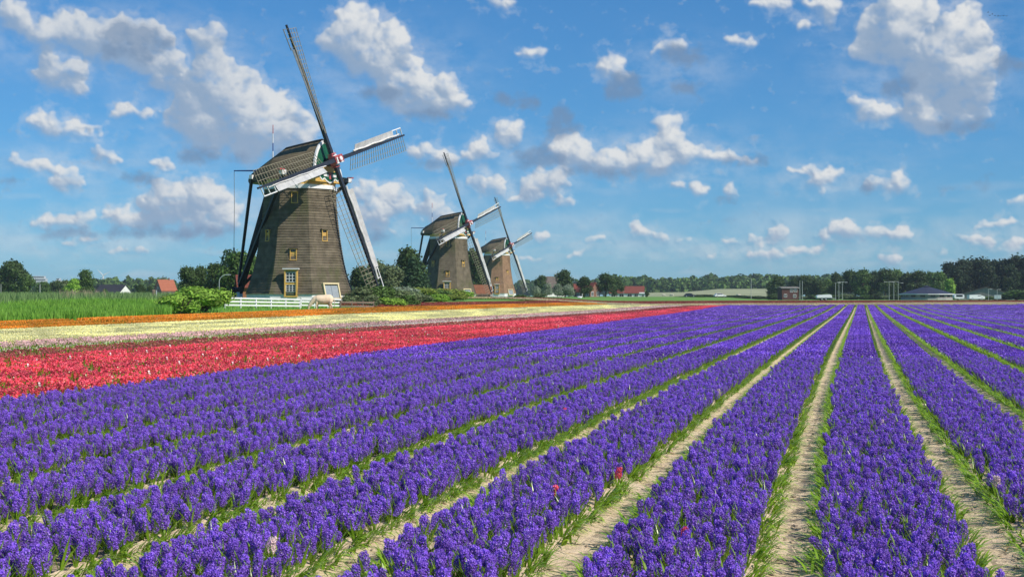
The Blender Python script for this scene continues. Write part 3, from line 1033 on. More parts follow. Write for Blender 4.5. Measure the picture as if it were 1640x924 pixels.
M_YELLOW = mat('ochre paint', (.72, .46, .12), (.60, .36, .09), 4, .5, .05)
M_CREAM = mat('cream paint', (.78, .66, .38), (.70, .58, .32), 4, .5, .05)
M_GREEN = mat('dark green paint', (.012, .11, .055), (.008, .075, .04), 4, .45, .05)
M_BEAM = mat('blackish green paint', (.016, .022, .026), (.012, .016, .018), 4, .5, .05)
M_STOCK = mat('dark blue grey paint', (.030, .036, .048), (.022, .026, .034), 4, .45, .05)
M_STOCKUP = mat('grey paint', (.20, .22, .22), (.13, .15, .15), 4, .5)
M_LATH = mat('weathered lath', (.30, .27, .19), (.22, .20, .135), 6, .7)
M_CLOTH = mat('sail cloth', (.74, .73, .70), (.55, .53, .49), 4, .85, .4, 18)
M_RED = mat('red paint', (.50, .12, .12), (.42, .09, .09), 5, .5)
M_BLUE = mat('blue paint', (.04, .08, .30), (.03, .06, .24), 5, .5)
M_PLINTH = mat('whitewashed brick', (.80, .80, .78), (.66, .66, .63), 2.5, .8, .3, 12)
M_GLASS = mat('dark glass', (.02, .026, .03), (.012, .015, .018), 2, .08, spec=.6)
M_GREY = mat('grey hatch paint', (.30, .34, .36), (.24, .28, .30), 4, .5)
M_ROPE = mat('rope', (.30, .27, .22), (.2, .18, .14), 9, .8)

PLINTH_H = .80
def rad(z):
    """radius of the octagon's corners at height z above the thatch's lower edge"""
    return float(np.interp(z, [-.2, 0, .5, 1.2, 2.0, 3.0, 4.1, 5.6, 7.0, 8.4, 9.9], [5.30, 5.18, 4.98, 4.74, 4.48, 4.24, 4.04, 3.80, 3.62, 3.50, 3.42]))

def windmill(name, label, px, d, py_thatch, detail, thatch, zg=None):
    """tower mill: +X of the Empty is the way the sails face; corners of the tower are set from the sun's side"""
    base = on(px, d)
    zt = zof(py_thatch, d)                       # lower edge of the thatch
    base.z = min(base.z, zt - PLINTH_H)
    ph = zt - base.z                             # height of the white plinth
    phi = R(61.5)
    ax = RIGHT * math.sin(phi) - AHEAD * math.cos(phi)
    rz = math.atan2(ax.y, ax.x)
    root = thing(name, label, 'windmill', base, rz, 'windmills')
    Z0 = ph
    def ang(phi_deg):
        v = RIGHT * math.sin(R(phi_deg)) - AHEAD * math.cos(R(phi_deg))
        return math.atan2(v.y, v.x) - rz
    # corner angles (degrees from the direction to the camera plane, to the right)
    PH0 = -24.0 + (0 if detail else 0)
    corners = [ang(PH0 + 45 * k) for k in range(8)]
    def oct_pts(z, r, jit=0.0, seg=1, seed=0):
        ps = []
        for k in range(8):
            a, b = corners[k], corners[(k + 1) % 8]
            pa, pb = Vector((math.cos(a) * r, math.sin(a) * r, z)), Vector((math.cos(b) * r, math.sin(b) * r, z))
            for j in range(seg):
                p = pa.lerp(pb, j / seg)
                if jit:
                    w = noise.noise((p.x * 2.2, p.y * 2.2, z * 7 + seed)) * jit
                    p.z += w
                    p.x *= 1 + w * .12
                    p.y *= 1 + w * .12
                ps.append(p)
        return ps
    # plinth
    mb = MB()
    for za, zb, ra, rb in ((-.4, Z0 + .05, 5.09, 5.09),):
        mb.ring(oct_pts(za, ra), oct_pts(zb, rb))
    mb.build('plinth', M_PLINTH, root)
    # tower of thatch courses
    NC = 41 if detail else 30
    H = 9.86
    zs = [H * (i / NC) for i in range(NC + 1)]
    seg = 7 if detail else 2
    if detail:
        core = MB()
        cz = [0.05, 1.2, 2.5, 4.1, 6, 8, 9.8]
        for i in range(len(cz) - 1):
            core.ring(oct_pts(Z0 + cz[i], rad(cz[i]) - .16), oct_pts(Z0 + cz[i + 1], rad(cz[i + 1]) - .16))
        tower = core.build('tower', thatch, root)
    else:
        core = MB()
    for i in range(NC):
        za, zb = zs[i], zs[i + 1]
        ra, rb = rad(za) + .045, rad(zb) - .015
        mb = MB() if detail else core
        lower = oct_pts(Z0 + za, ra, .035 if detail else 0, seg, i)
        upper = oct_pts(Z0 + zb + .02, rb, 0, seg)
        inner = oct_pts(Z0 + za + .005, ra - .14, 0, seg)
        mb.ring(inner, lower)
        mb.ring(lower, upper)
        if detail:
            mb.build('thatch_course', thatch, tower)
    if not detail:
        tower = core.build('tower', thatch, root)
    # white band and ochre kerb under the cap
    def circ(z, r, n=32):
        return [Vector((math.cos(2 * math.pi * k / n) * r, math.sin(2 * math.pi * k / n) * r, z)) for k in range(n)]
    mb = MB()
    zw = Z0 + 9.84
    o_lo, o_hi = oct_pts(zw - .06, rad(9.84) + .13), oct_pts(zw + .32, rad(9.84) + .10)
    mb.ring(oct_pts(zw - .06, rad(9.84) - .2), o_lo); mb.ring(o_lo, o_hi); mb.ring(o_hi, oct_pts(zw + .32, 2.9))
    mb.build('white_band', M_WHITE, root)
    mb = MB()
    for (za, zb, r) in ((zw + .325, zw + .56, 3.30), (zw + .57, zw + .86, 3.36)):
        mb.ring(circ(za, r - .3), circ(za, r)); mb.ring(circ(za, r), circ(zb, r)); mb.ring(circ(zb, r), circ(zb, r - .3))
    mb.build('ochre_kerb', M_YELLOW, root)

    # windows and doors set on the facets
    def facet(k, z, u, out=0.0):
        """point and frame on facet k (between corner k and k+1) at height z, u metres along it to the right seen from outside"""
        a = (corners[k] + (corners[(k + 1) % 8] if corners[(k + 1) % 8] > corners[k] else corners[(k + 1) % 8] + 2 * math.pi)) / 2
        c = math.cos(R(22.5))
        nrm = Vector((math.cos(a), math.sin(a), 0))
        tan = Vector((-math.sin(a), math.cos(a), 0))
        return nrm * (rad(z) * c + out) + tan * u + Vector((0, 0, Z0 + z)), nrm, tan
    def opening(nm, k, z, u, w, h, frame_m, kind):
        lo, nrm, tan = facet(k, z, u)
        hi, _, _ = facet(k, z + h, u)
        up = (hi - lo).normalized()
        if kind != 'hatch':
            up = Vector((0, 0, 1)); 
        nn = tan.cross(up).normalized()
        if nn.dot(nrm) < 0:
            nn = -nn
        face = lo + nn * .0
        out = nn * (.05 if kind != 'hatch' else .24)
        M = Matrix((tan, nn, up)).transposed()
        t = .06 if kind == 'window' else .12
        fr = MB()
        dep = .5
        cen = face + up * h / 2 + out - nn * dep / 2
        for s in (-1, 1):
            fr.box(cen + tan * s * (w / 2 - t / 2), (t, dep, h), M)
        fr.box(cen + up * (h / 2 + t / 2 - .002), (w + .06, dep + .06, t), M)
        fr.box(cen - up * (h / 2 + t / 2 - .002), (w + .04, dep + .08, t), M)
        wf = fr.build(nm, frame_m, root)
        q = cen + nn * (dep / 2 - (.12 if kind == 'window' else .13))
        wi = w - 2 * t
        if kind == 'window':
            MB().box(q - up * h * .10, (wi + .01, .04, h * .80), M).build('shutter', frame_m, wf)
            p = MB()
            p.box(q + up * h * .40 - nn * .005, (wi + .01, .03, h * .20), M)
            p.build('pane', M_GLASS, wf)
            MB().box(cen + up * (h / 2 + t + .05) + nn * .10, (w + .22, dep, .09), M).build('hood', thatch, wf)
        elif kind == 'door':
            MB().box(cen + up * (h / 2 + .2) + nn * .1, (w + .30, dep + .05, .10), M).build('lintel', M_WHITE, wf)
            MB().box(q - nn * .03, (wi + .01, .04, h), M).build('door_leaf', M_GREEN, wf)
            MB().box(q - up * h * .02, (wi + .02, .10, .16), M).build('transom', frame_m, wf)
            for zc, hh_ in ((h * .25, h * .40), (-h * .20, h * .28)):
                for i in range(3):
                    for j in range(3):
                        MB().box(q + tan * (i - 1) * wi * .31 + up * (zc + (j - 1) * hh_ * .315), (wi * .25, .05, hh_ * .255), M).build('pane', M_GLASS, wf)
                g = MB()
                for i in range(4):
                    g.box(q + tan * (i - 1.5) * wi * .31 + up * zc, (wi * .055, .06, hh_), M)
                for j in range(4):
                    g.box(q + up * (zc + (j - 1.5) * hh_ * .315), (wi * .96, .062, hh_ * .055), M)
                g.build('glazing_bars', M_WHITE, wf)
        else:
            for s in (-1, 1):
                MB().box(q + tan * s * wi * .25 - up * .1, (wi * .5 - .03, .05, h), M).build('hatch_door', M_GREY, wf)
        return wf
    opening('window', 0, 8.45, .05, .62, .92, M_YELLOW, 'window')
    opening('window', 0, 3.15, .05, .62, .95, M_YELLOW, 'window')
    opening('window', 1, 4.95, .20, .58, .95, M_YELLOW, 'window')
    opening('window', 7, 4.95, -.10, .58, .95, M_YELLOW, 'window')
    opening('door', 0, -.15, .0, 1.18, 2.25, M_YELLOW, 'door')
    opening('hatch', 1, -.45, .15, 1.75, 1.35, M_CREAM, 'hatch')

    # cap, lofted along the shaft from the green gable to the back
    zb = Z0 + 10.72
    SEC = [(2.55, 2.05, 14.36), (1.6, 2.50, 14.24), (.4, 2.85, 14.07), (-.8, 2.98, 13.90), (-1.6, 2.95, 13.78), (-3.0, 2.66, 12.93), (-4.0, 2.28, 12.33), (-4.8, 1.75, 11.98), (-5.15, 1.20, 11.72)]
    def prof(w, zr, h):
        z = zb + (Z0 + zr - zb) * h
        return w * max(1 - h ** 2.0, 0) ** .70 + .03 * (1 - h), z
    NCAP = 17 if detail else 9
    capc = MB()
    for (x, w, zr) in SEC:
        pass
    cpm = MB()
    for i in range(6):
        h0, h1 = i / 6 * .97, (i + 1) / 6 * .97
        A, B = [], []
        for sgn, seq in ((-1, SEC), (1, SEC[::-1])):
            for (x, w, zr) in seq:
                y0, z0 = prof(w - .12, zr - .1, h0); y1, z1 = prof(w - .12, zr - .1, h1)
                A.append((x, sgn * y0, z0)); B.append((x, sgn * y1, z1))
        cpm.ring(A, B)
    cap = cpm.build('cap', M_CAPTH, root)
    for i in range(NCAP):
        h0, h1 = (i / NCAP) * .985, ((i + 1) / NCAP) * .985 + .006
        A, B, I2 = [], [], []
        for sgn, seq in ((-1, SEC), (1, SEC[::-1])):
            for (x, w, zr) in seq:
                y0, z0 = prof(w, zr, h0); y1, z1 = prof(w, zr, h1)
                e = .045
                xo = e if x < -5 else 0
                fo0, fo1 = (.55 * (1 - h0), .55 * (1 - h1)) if x > 2 else (0, 0)
                A.append((x - xo + fo0, sgn * (y0 + e), z0 - .03)); B.append((x + fo1, sgn * y1, z1)); I2.append((x + fo0, sgn * max(y0 - .1, 0), z0 - .02))
        mb = MB()
        mb.ring(I2, A, close=True)
        mb.ring(A, B, close=True)
        mb.build('thatch_course', M_CAPTH, cap)
    mb = MB()
    mb.tube([(x, 0, Z0 + zr + .03) for (x, w, zr) in [(2.85, 0, 14.25)] + SEC], [.17] * 10, 6)
    mb.build('ridge_board', M_RIDGE, cap)
    mb = MB()      # floor of the cap
    fl = [(x, -w * .98, zb - .02) for (x, w, zr) in SEC] + [(x, w * .98, zb - .02) for (x, w, zr) in SEC[::-1]]
    mb.poly(fl, -.16, (0, 0, 1))
    mb.build('cap_floor', M_BEAM, cap)
    # green front gable with white edge
    g = [prof(2.02, 14.3, h / 8) for h in range(9)]
    GX = lambda z: 2.62 + .55 * (1 - (z - zb) / (Z0 + 14.2 - zb))
    outline = [(GX(z), -y, z) for y, z in g] + [(GX(z), y, z) for y, z in g[::-1]]
    mb = MB()
    mb.poly(outline, .10, (1, 0, 0))
    gab = mb.build('gable', M_GREEN, root)
    mb = MB()
    for k in range(9):
        y = -1.8 + .45 * k
        top = zb + (Z0 + 14.2 - zb) * max(1 - (abs(y) / 2.05) ** 1.56, .05) ** .417 - .1
        mb.beam((GX(zb) + .11, y, zb + .05), (GX(top) + .11, y, top - .12), .05, .05, .03, .03, up=(1, 0, 0))
    mb.build('batten', M_GREEN, gab)
    mb = MB()
    for s in (-1, 1):
        for k in range(8):
            a, b = g[k], g[k + 1]
            mb.beam((GX(a[1]) + .09, s * (a[0] + .02), a[1]), (GX(b[1]) + .09, s * (b[0] + .02), b[1]), .26, .26, .17, .17, up=(1, 0, 0))
    mb.build('gable_trim', M_WHITE, gab)
    # breast beam, beard and ochre boards below the shaft
    MB().box((3.15, 0, zb - .10), (.50, 4.4, .42)).build('breast_beam', M_YELLOW, root)
    MB().box((3.16, 0, zb + .75), (.22, 2.2, .95)).build('storm_board', M_YELLOW, root)
    bd = [(-1.75, .55), (-1.5, .0), (-1.2, -.22), (-.85, -.05), (-.5, -.28), (0, -.45), (.5, -.28), (.85, -.05), (1.2, -.22), (1.5, .0), (1.75, .55), (.9, .62), (0, .45), (-.9, .62)]
    mb = MB()
    mb.poly([(3.34, y, zb + .1 + z) for y, z in bd], .08, (1, 0, 0))
    beard = mb.build('beard', M_GREEN, root)
    mb = MB()
    n = 11
    for k in range(n - 1):
        (ya, za), (yb, zb_) = bd[k], bd[k + 1]
        mb.beam((3.40, ya, zb + .1 + za), (3.40, yb, zb + .1 + zb_), .12, .12, .07, .07, up=(1, 0, 0))
    mb.build('beard_edge', M_WHITE, beard)
    MB().box((3.43, -.62, zb + .33), (.05, .72, .22)).box((3.43, .62, zb + .33), (.05, .72, .22)).build('name_board', M_WHITE, beard)
    MB().box((3.435, 0, zb + .32), (.06, .30, .62)).build('red_shield', M_RED, beard)

    # shaft, poll end, stocks and sails
    tilt = R(12.4)
    nv = Vector((math.cos(tilt), 0, math.sin(tilt)))
    up = Vector((-math.sin(tilt), 0, math.cos(tilt)))
    yy = Vector((0, 1, 0))
    hub = Vector((4.10, 0, Z0 + 12.50))
    mb = MB()
    mb.tube([hub - nv * 1.9, hub - nv * .4], [.36, .40], 10)
    mb.build('shaft', M_BEAM, root)
    roll = R(16.3)
    dirs = [yy * math.cos(roll + k * math.pi / 2) + up * math.sin(roll + k * math.pi / 2) for k in range(4)]
    mb = MB()
    for off, k in ((.18, 0), (-.24, 1)):
        u_, v_ = dirs[k], dirs[(k + 1) % 4]
        M = Matrix((u_, v_, nv)).transposed()
        for s in (-1, 1):
            mb.box(hub + nv * off + v_ * s * .30, (1.05, .16, .50), M, 1 if s < 0 else 0)
            mb.box(hub + nv * (off) + u_ * s * .62 , (.10, .72, .52), M, 0)
        mb.box(hub + nv * (off + .26), (.95, .40, .05), M, 1)
    mb.tube([hub + nv * .3, hub + nv * .62], [.34, .30], 8, mi=0)
    mb.tube([hub + nv * .621, hub + nv * .66], [.22, .20], 8, mi=1)
    mb.build('poll_end', [M_RED, M_WHITE], root)
    L = 13.1
    for off, k in ((.18, 0), (-.24, 1)):
        u_ = dirs[k]
        o = hub + nv * off
        mb = MB()
        for s in (-1, 1):
            mb.beam(o, o + u_ * s * L, .40, .17, .34, .15, up=nv)
        mb.build('stock', M_STOCK, root)
    def sail(k):
        u_ = dirs[k]
        lead = dirs[(k + 1) % 4]
        o = hub + nv * (.18 if k % 2 == 0 else -.24)
        def chord(r):
            b = R(26 - 22 * max(0, (r - 2.4)) / 10.6)
            return lead * math.cos(b) + nv * math.sin(b)
        def bar(mb, r):
            c = chord(r)
            p = o + u_ * r
            mb.beam(p - c * 1.56, p + c * .30, .036, .036, .04, .04, up=u_)
        # trailing lattice
        rs = [2.5 + .425 * i for i in range(25)]
        def lath(mb, q, r0=2.5, r1=12.72, w=.036, side=-1):
            n = 5
            for j in range(n):
                ra, rb = r0 + (r1 - r0) * j / n, r0 + (r1 - r0) * (j + 1) / n
                mb.beam(o + u_ * ra + side * chord(ra) * q, o + u_ * rb + side * chord(rb) * q, w, w, .04, .04, up=nv)
        sb = MB()
        sb.beam(o + u_ * 1.3 + chord(2) * .02 - nv * .02, o + u_ * 2.5, .1, .1, .1, .1, up=nv)
        sl_ = sb.build('sail', M_STOCK, root)
        if detail:
            for r in rs:
                mb = MB(); bar(mb, r); mb.build('lattice_bar', M_LATH, sl_)
            for q in (.55, 1.06, 1.55):
                mb = MB(); lath(mb, q); mb.build('lattice_lath', M_LATH, sl_)
        else:
            mb = MB()
            for r in rs:
                bar(mb, r)
            for q in (.55, 1.06, 1.55):
                lath(mb, q)
            tag(mb.build('lattice', M_LATH, sl_), kind='stuff')
        # leading boards, in three lengths, with the open frame at the tip
        bw = .70
        bm = M_SAIL if k != 1 else M_STOCKUP
        for (ra, rb) in ((3.0, 5.6), (5.63, 8.2), (8.23, 10.75)):
            mb = MB()
            n = 4
            A, B = [], []
            for j in range(n + 1):
                r = ra + (rb - ra) * j / n
                c = chord(r)
                bn = nv * math.cos(R(10)) - lead * math.sin(R(10))
                A.append(o + u_ * r + c * .16 + nv * .03)
                B.append(o + u_ * r + c * (.16 + bw) + nv * .10)
            for j in range(n):
                q4 = [A[j], A[j + 1], B[j + 1], B[j]]
                mb.poly(q4, .035, (A[j + 1] - A[j]).cross(B[j] - A[j]).normalized())
            mb.build('wind_board', bm, sl_)
        mb = MB()
        for r in (10.9, 11.8, 12.7):
            c = chord(r)
            mb.beam(o + u_ * r + c * .1, o + u_ * r + c * (.16 + bw), .09, .09, .05, .05, up=u_)
        mb.beam(o + u_ * 10.7 + chord(10.7) * (.12 + bw), o + u_ * 12.74 + chord(12.74) * (.12 + bw), .09, .09, .06, .06, up=nv)
        mb.build('board_frame', M_WHITE if k != 1 else M_STOCKUP, sl_)
        # furled canvas twisted along the stock
        mb = MB()
        pts = []
        for j in range(22):
            r = 2.6 + j * .44
            c = chord(r)
            pts.append(o + u_ * r + c * (.20 + .03 * math.sin(j * .9 + k) + (.06 if k == 0 else 0)) + nv * (.17 + .02 * math.cos(j * 1.7)))
        rr = [(.09 if k in (0, 3) else .05) * (1 + .15 * math.sin(j * 2.1)) for j in range(22)]
        mb.tube(pts, rr, 6)
        mb.build('furled_canvas', M_CLOTH if k in (0, 3, 2) else M_LATH, sl_)
    for k in range(4):
        sail(k)

    # tail: spruit beams, tail pole, braces, winch
    zs_ = Z0 + 11.05
    long_x, long_h = 1.9, 5.4
    mb = MB()
    mb.beam((long_x, -long_h, zs_), (long_x, long_h, zs_), .36, .36, .40, .40)
    lb = mb.build('long_spruit', M_BEAM, root)
    for s in (-1, 1):
        MB().beam((long_x, s * (long_h - .55), zs_), (long_x, s * (long_h + .02), zs_), .40, .40, .44, .44).build('white_tip', M_WHITE, lb)
    MB().box((long_x, -long_h - .05, zs_ + .26), (.42, .7, .12)).box((long_x, long_h + .05, zs_ + .26), (.42, .5, .12)).build('red_block', M_RED, lb)
    sx, sh = -3.9, 2.55
    mb = MB()
    mb.beam((sx, -sh, zs_), (sx, sh, zs_), .30, .30, .34, .34)
    sb = mb.build('short_spruit', M_BEAM, root)
    for s in (-1, 1):
        MB().beam((sx, s * (sh - .7), zs_), (sx, s * (sh + .02), zs_), .34, .34, .38, .38).build('white_tip', M_WHITE, sb)
    foot = Vector((-7.35, 0, Z0 + .55))
    tail = MB().beam((-3.3, 0, zs_ - .15), foot - Vector((0, 0, .5)), .62, .46, .50, .40).build('tail_pole', M_BEAM, root)
    for s in (-1, 1):
        MB().beam((sx, s * sh * .93, zs_ - .1), foot + Vector((.15, s * .3, .6)), .26, .22).build('short_brace', M_BEAM, root)
        MB().beam((long_x, s * (long_h - .4), zs_ - .1), foot + Vector((.2, s * .3, .3)), .30, .26).build('long_brace', M_BEAM, root)
    mb = MB()
    mb.tube([foot + Vector((-.3, -.55, -.1)), foot + Vector((-.3, .55, -.1))], .22, 10)
    winch = mb.build('winch', M_BEAM, root)
    mb = MB()
    for a in range(6):
        b = a * math.pi / 3
        mb.beam(foot + Vector((-.3, -.6, -.1)), foot + Vector((-.3 + .75 * math.cos(b), -.6, -.1 + .75 * math.sin(b))), .06, .05)
    mb.build('winch_spoke', M_BEAM, winch)
    MB().box((foot.x, 0, (base.z * 0 + foot.z - .9) / 1), (.42, .5, 1.1)).build('tail_foot', M_WHITE, root)
    # brake pole with its rope
    a, b = Vector((-4.9, -.35, Z0 + 11.85)), Vector((-7.6, -.5, Z0 + 11.95))
    bp = MB().beam(a, b, .14, .10).build('brake_pole', M_BLUE, root)
    mb = MB()
    mb.tube([b, b - Vector((-.03, 0, 3.5)), b - Vector((.02, 0, 7.6))], .022, 4)
    mb.box(b - Vector((.02, 0, 7.7)), (.12, .12, .5))
    mb.build('brake_rope', M_ROPE, bp)
    # flag pole behind the cap in red, white and blue lengths
    f0 = Vector((-4.3, 1.3, Z0 + 12.1))
    fp = MB().tube([f0 - Vector((0, 0, .6)), f0 + Vector((0, 0, .4))], .06, 6).build('flag_pole', M_WHITE, root)
    for (za, zb2, m_) in ((.4, 1.75, M_WHITE), (1.75, 2.55, M_BLUE), (2.55, 3.45, M_WHITE), (3.45, 4.3, M_RED)):
        MB().tube([f0 + Vector((0, 0, za)), f0 + Vector((0, 0, zb2))], [.06 - za * .006, .06 - zb2 * .006], 6).build('pole_band', m_, fp)
    # ladder-like brake rope down the front of the tower is the shadow of the lattice: nothing to build
    return root
mill_a = windmill('windmill', 'largest and nearest windmill with white fence and pale horse at its foot', 481, 130, 471, True, M_THATCH)
mill_b = windmill('windmill', 'middle windmill of grey thatch standing among bushes and dark conifers', 719, 243, 471.8, False, M_THATCH)
mill_c = windmill('windmill', 'smallest and farthest windmill with brown thatched tower', 797, 358, 469.6, False, M_THATCH_B)

# ------------------------------------------------------------------ trees, bushes, reeds
M_BARK = mat('bark', (.10, .075, .05), (.06, .045, .03), 3, .9, .6, 14)
def leafmat(name, a, b, isl=.55, tr=.3):
    return mat(name, a, b, .35, .6, spec=.2, island=isl, trans=tr, obj=.12)
L_BLACK = leafmat('deep dark foliage', (.030, .055, .020), (.042, .068, .024))
L_DARK = leafmat('dark foliage', (.060, .105, .030), (.080, .130, .036))
L_MID = leafmat('mid green foliage', (.090, .165, .036), (.115, .195, .046))
L_LIGHT = leafmat('bright green foliage', (.27, .46, .06), (.33, .52, .08))
L_OLIVE = leafmat('grey green foliage', (.16, .215, .09), (.20, .25, .12))
L_WILLOW = leafmat('silvery willow foliage', (.24, .30, .20), (.29, .35, .24))
L_PINE = leafmat('conifer foliage', (.050, .105, .045), (.065, .125, .05))
L_YELL = leafmat('yellow green foliage', (.23, .30, .05), (.28, .34, .07))
L_RUST = leafmat('rust brown foliage', (.20, .09, .04), (.16, .10, .04))

def crown_mesh(seed, H, W, z0, n, size, shape, m):
    """leaf faces through the volume of several lobes; H total height, W width, z0 where the crown starts"""
    g = np.random.default_rng(seed)
    lobes = []
    if shape == 'round':
        nl = 19
        for i in range(nl):
            a = g.uniform(0, 6.283); t = g.uniform(0, 1) ** .8
            rr = W / 2 * .62 * math.sqrt(max(1 - (2 * t - .85) ** 2, .08)) * g.uniform(.35, 1.0)
            r = W * g.uniform(.11, .24)
            lobes.append((math.cos(a) * rr, math.sin(a) * rr, z0 + r * .7 + (H - z0 - 1.4 * r) * t, r, r * g.uniform(.7, 1.0)))
        lobes.append((0, 0, H - W * .22, W * .22, W * .22))
    elif shape == 'cone':
        for i in range(12):
            t = i / 11
            a = g.uniform(0, 6.283)
            r = W / 2 * (1 - .88 * t) * .75 + .1
            o = W / 2 * (1 - t) * .3
            lobes.append((math.cos(a) * o, math.sin(a) * o, z0 + (H - z0) * t * .97, r, r * .55))
    elif shape == 'column':
        for i in range(9):
            t = i / 8
            r = W / 2 * (math.sin(math.pi * min(max(t * .85 + .12, 0), 1)) * .8 + .25)
            lobes.append((g.normal(0, W * .06), g.normal(0, W * .06), z0 + r * .5 + (H - z0 - r) * t, r, r * 1.1))
    else:   # bush
        for i in range(11):
            a = g.uniform(0, 6.283); q = math.sqrt(g.random())
            r = W * g.uniform(.15, .24)
            hx = H * g.uniform(.45, 1.0) * (1 - .35 * q)
            lobes.append((math.cos(a) * q * (W / 2 - r), math.sin(a) * q * (W / 2 - r), max(hx - r, r * .3), r, r * .95))
    L = np.array(lobes)
    vol = L[:, 3] ** 2 * L[:, 4]
    k = g.choice(len(L), n, p=(vol ** .75) / (vol ** .75).sum())
    u = rand_unit(n, g)
    rad_ = np.where(g.random(n) < .16, g.uniform(1.0, 1.42, n), g.uniform(.35, 1.08, n) ** .45)
    C = L[k, :3] + u * rad_[:, None] * L[k][:, [3, 3, 4]]
    if shape != 'bush':
        C[:, 2] = np.maximum(C[:, 2], z0 * .9)
    else:
        C[:, 2] = np.abs(C[:, 2]) + .02
    nn = u + .8 * rand_unit(n, g)
    nn /= np.linalg.norm(nn, axis=1, keepdims=True)
    U = np.cross(nn, rand_unit(n, g)); U /= np.linalg.norm(U, axis=1, keepdims=True)
    V = np.cross(nn, U)
    s = size * g.uniform(.55, 1.35, (n, 1))
    Vx, Q = quads(C, U * s, V * s * .62)
    return fast_mesh('crown', Vx, Q, m)

def trunk_mesh(seed, H, z0, W, rad0):
    g = random.Random(seed)
    mb = MB()
    top = z0 + (H - z0) * .6
    pts = [Vector((g.gauss(0, .02) * t * H, g.gauss(0, .02) * t * H, top * t)) for t in (0, .25, .5, .75, 1)]
    mb.tube(pts, [rad0 * 1.25, rad0, rad0 * .8, rad0 * .55, rad0 * .2], 7)
    for i in range(6):
        t = g.uniform(.45, .9)
        p = pts[0].lerp(pts[-1], t)
        a = g.random() * 6.28
        e = p + Vector((math.cos(a) * W * .33, math.sin(a) * W * .33, (H - z0) * g.uniform(.12, .3)))
        mb.tube([p, p.lerp(e, .5) + Vector((0, 0, .15)), e], [rad0 * .4, rad0 * .28, rad0 * .08], 5)
    me = bpy.data.meshes.new('trunk')
    me.from_pydata(mb.v, [], mb.f)
    me.materials.append(M_BARK)
    return me
TREE_CACHE = {}
def tree_mesh(kind, v):
    key = (kind, v)
    if key not in TREE_CACHE:
        sd = 1000 + 37 * v + sum(map(ord, kind))
        shape, m, W, z0, n, sz = {
            'oak': ('round', L_DARK, 1.0, .04, 4200, .024), 'ash': ('round', L_MID, .92, .04, 4200, .024), 'lime': ('round', L_LIGHT, .85, .12, 3600, .026),
            'willow': ('round', L_WILLOW, 1.15, .08, 3200, .026), 'pine': ('cone', L_PINE, .46, .04, 3800, .020), 'poplar': ('column', L_MID, .34, .06, 3000, .022),
            'night': ('round', L_BLACK, .8, .03, 4200, .024), 'dark': ('round', L_DARK, .8, .03, 4200, .024), 'olive': ('round', L_OLIVE, .95, .1, 3400, .025)}[kind]
        TREE_CACHE[key] = (trunk_mesh(sd, 1.0, z0, W, .022), crown_mesh(sd, 1.0, W, z0, n, sz, shape, m))
    return TREE_CACHE[key]
def tree(kind, px, d, height, label, group=None, v=None, wide=1.0, name=None):
    v = rnd.randint(0, 2) if v is None else v
    tm, cm = tree_mesh(kind, v)
    r = thing(name or {'pine': 'conifer_tree', 'poplar': 'poplar_tree', 'willow': 'willow_tree'}.get(kind, 'broadleaf_tree'), label, 'tree', on(px, d), rnd.random() * 6.28, group)
    r.scale = (height * wide, height * wide, height)
    link('trunk', tm, r)
    link('crown', cm, r)
    return r
BUSH_CACHE = {}
def bush(px, d, w, h, m, label, name='bush', group=None, v=0, size=.075, n=3600):
    key = (m.name, v, n, size)
    if key not in BUSH_CACHE:
        BUSH_CACHE[key] = crown_mesh(2000 + v * 13, .9, 1.0, 0, n, size * .5, 'bush', m)
        sm = MB()
        g = random.Random(v)
        for i in range(9):
            a = g.random() * 6.28
            sm.tube([(0, 0, -.05), (math.cos(a) * .15, math.sin(a) * .15, .3), (math.cos(a) * .3, math.sin(a) * .3, .6)], [.018, .012, .005], 4)
        me = bpy.data.meshes.new('stems')
        me.from_pydata(sm.v, [], sm.f)
        me.materials.append(M_BARK)
        BUSH_CACHE[key] = (BUSH_CACHE[key], me)
    fm, sm = BUSH_CACHE[key]
    r = thing(name, label, 'bush', on(px, d), rnd.random() * 6.28, group)
    r.scale = (w * 1.3, w * 1.3, h / .9)
    link('foliage', fm, r)
    link('stems', sm, r)
    return r
def hpx(y, d, px=820):
    """height above the ground of something whose top stands at photo row y"""
    return zof(y, d) - g1(at(px, d))

def grass_mass(name, label, n, sfun, hfun, m, width, cat='reeds', plume=None):
    """upright blades, one object"""
    P = sfun(n)
    n = len(P)
    a = rng.uniform(0, 6.283, n)
    lean = rng.normal(0, .16, n)
    la = rng.uniform(0, 6.283, n)
    h = hfun(P)
    side = np.stack([np.cos(a), np.sin(a), 0 * a], 1) * width * rng.uniform(.6, 1.3, (n, 1))
    ld = np.stack([np.cos(la) * np.sin(lean), np.sin(la) * np.sin(lean), np.cos(lean)], 1)
    p0 = P
    p1 = P + ld * (h * .55)[:, None]
    ld2 = ld + np.stack([np.cos(la), np.sin(la), 0 * la], 1) * rng.uniform(.1, .5, (n, 1))
    ld2 /= np.linalg.norm(ld2, axis=1, keepdims=True)
    p2 = p1 + ld2 * (h * .45)[:, None]
    V = np.stack([p0 - side, p0 + side, p1 + side * .9, p1 - side * .9, p2 + side * .12, p2 - side * .12], 1).reshape(-1, 3)
    b = (np.arange(n) * 6)[:, None]
    Q = np.concatenate([b + np.array([[0, 1, 2, 3]]), b + np.array([[3, 2, 4, 5]])])
    mi = None
    return tag(link(name, fast_mesh(name, V, Q, m)), label, cat, kind='stuff')

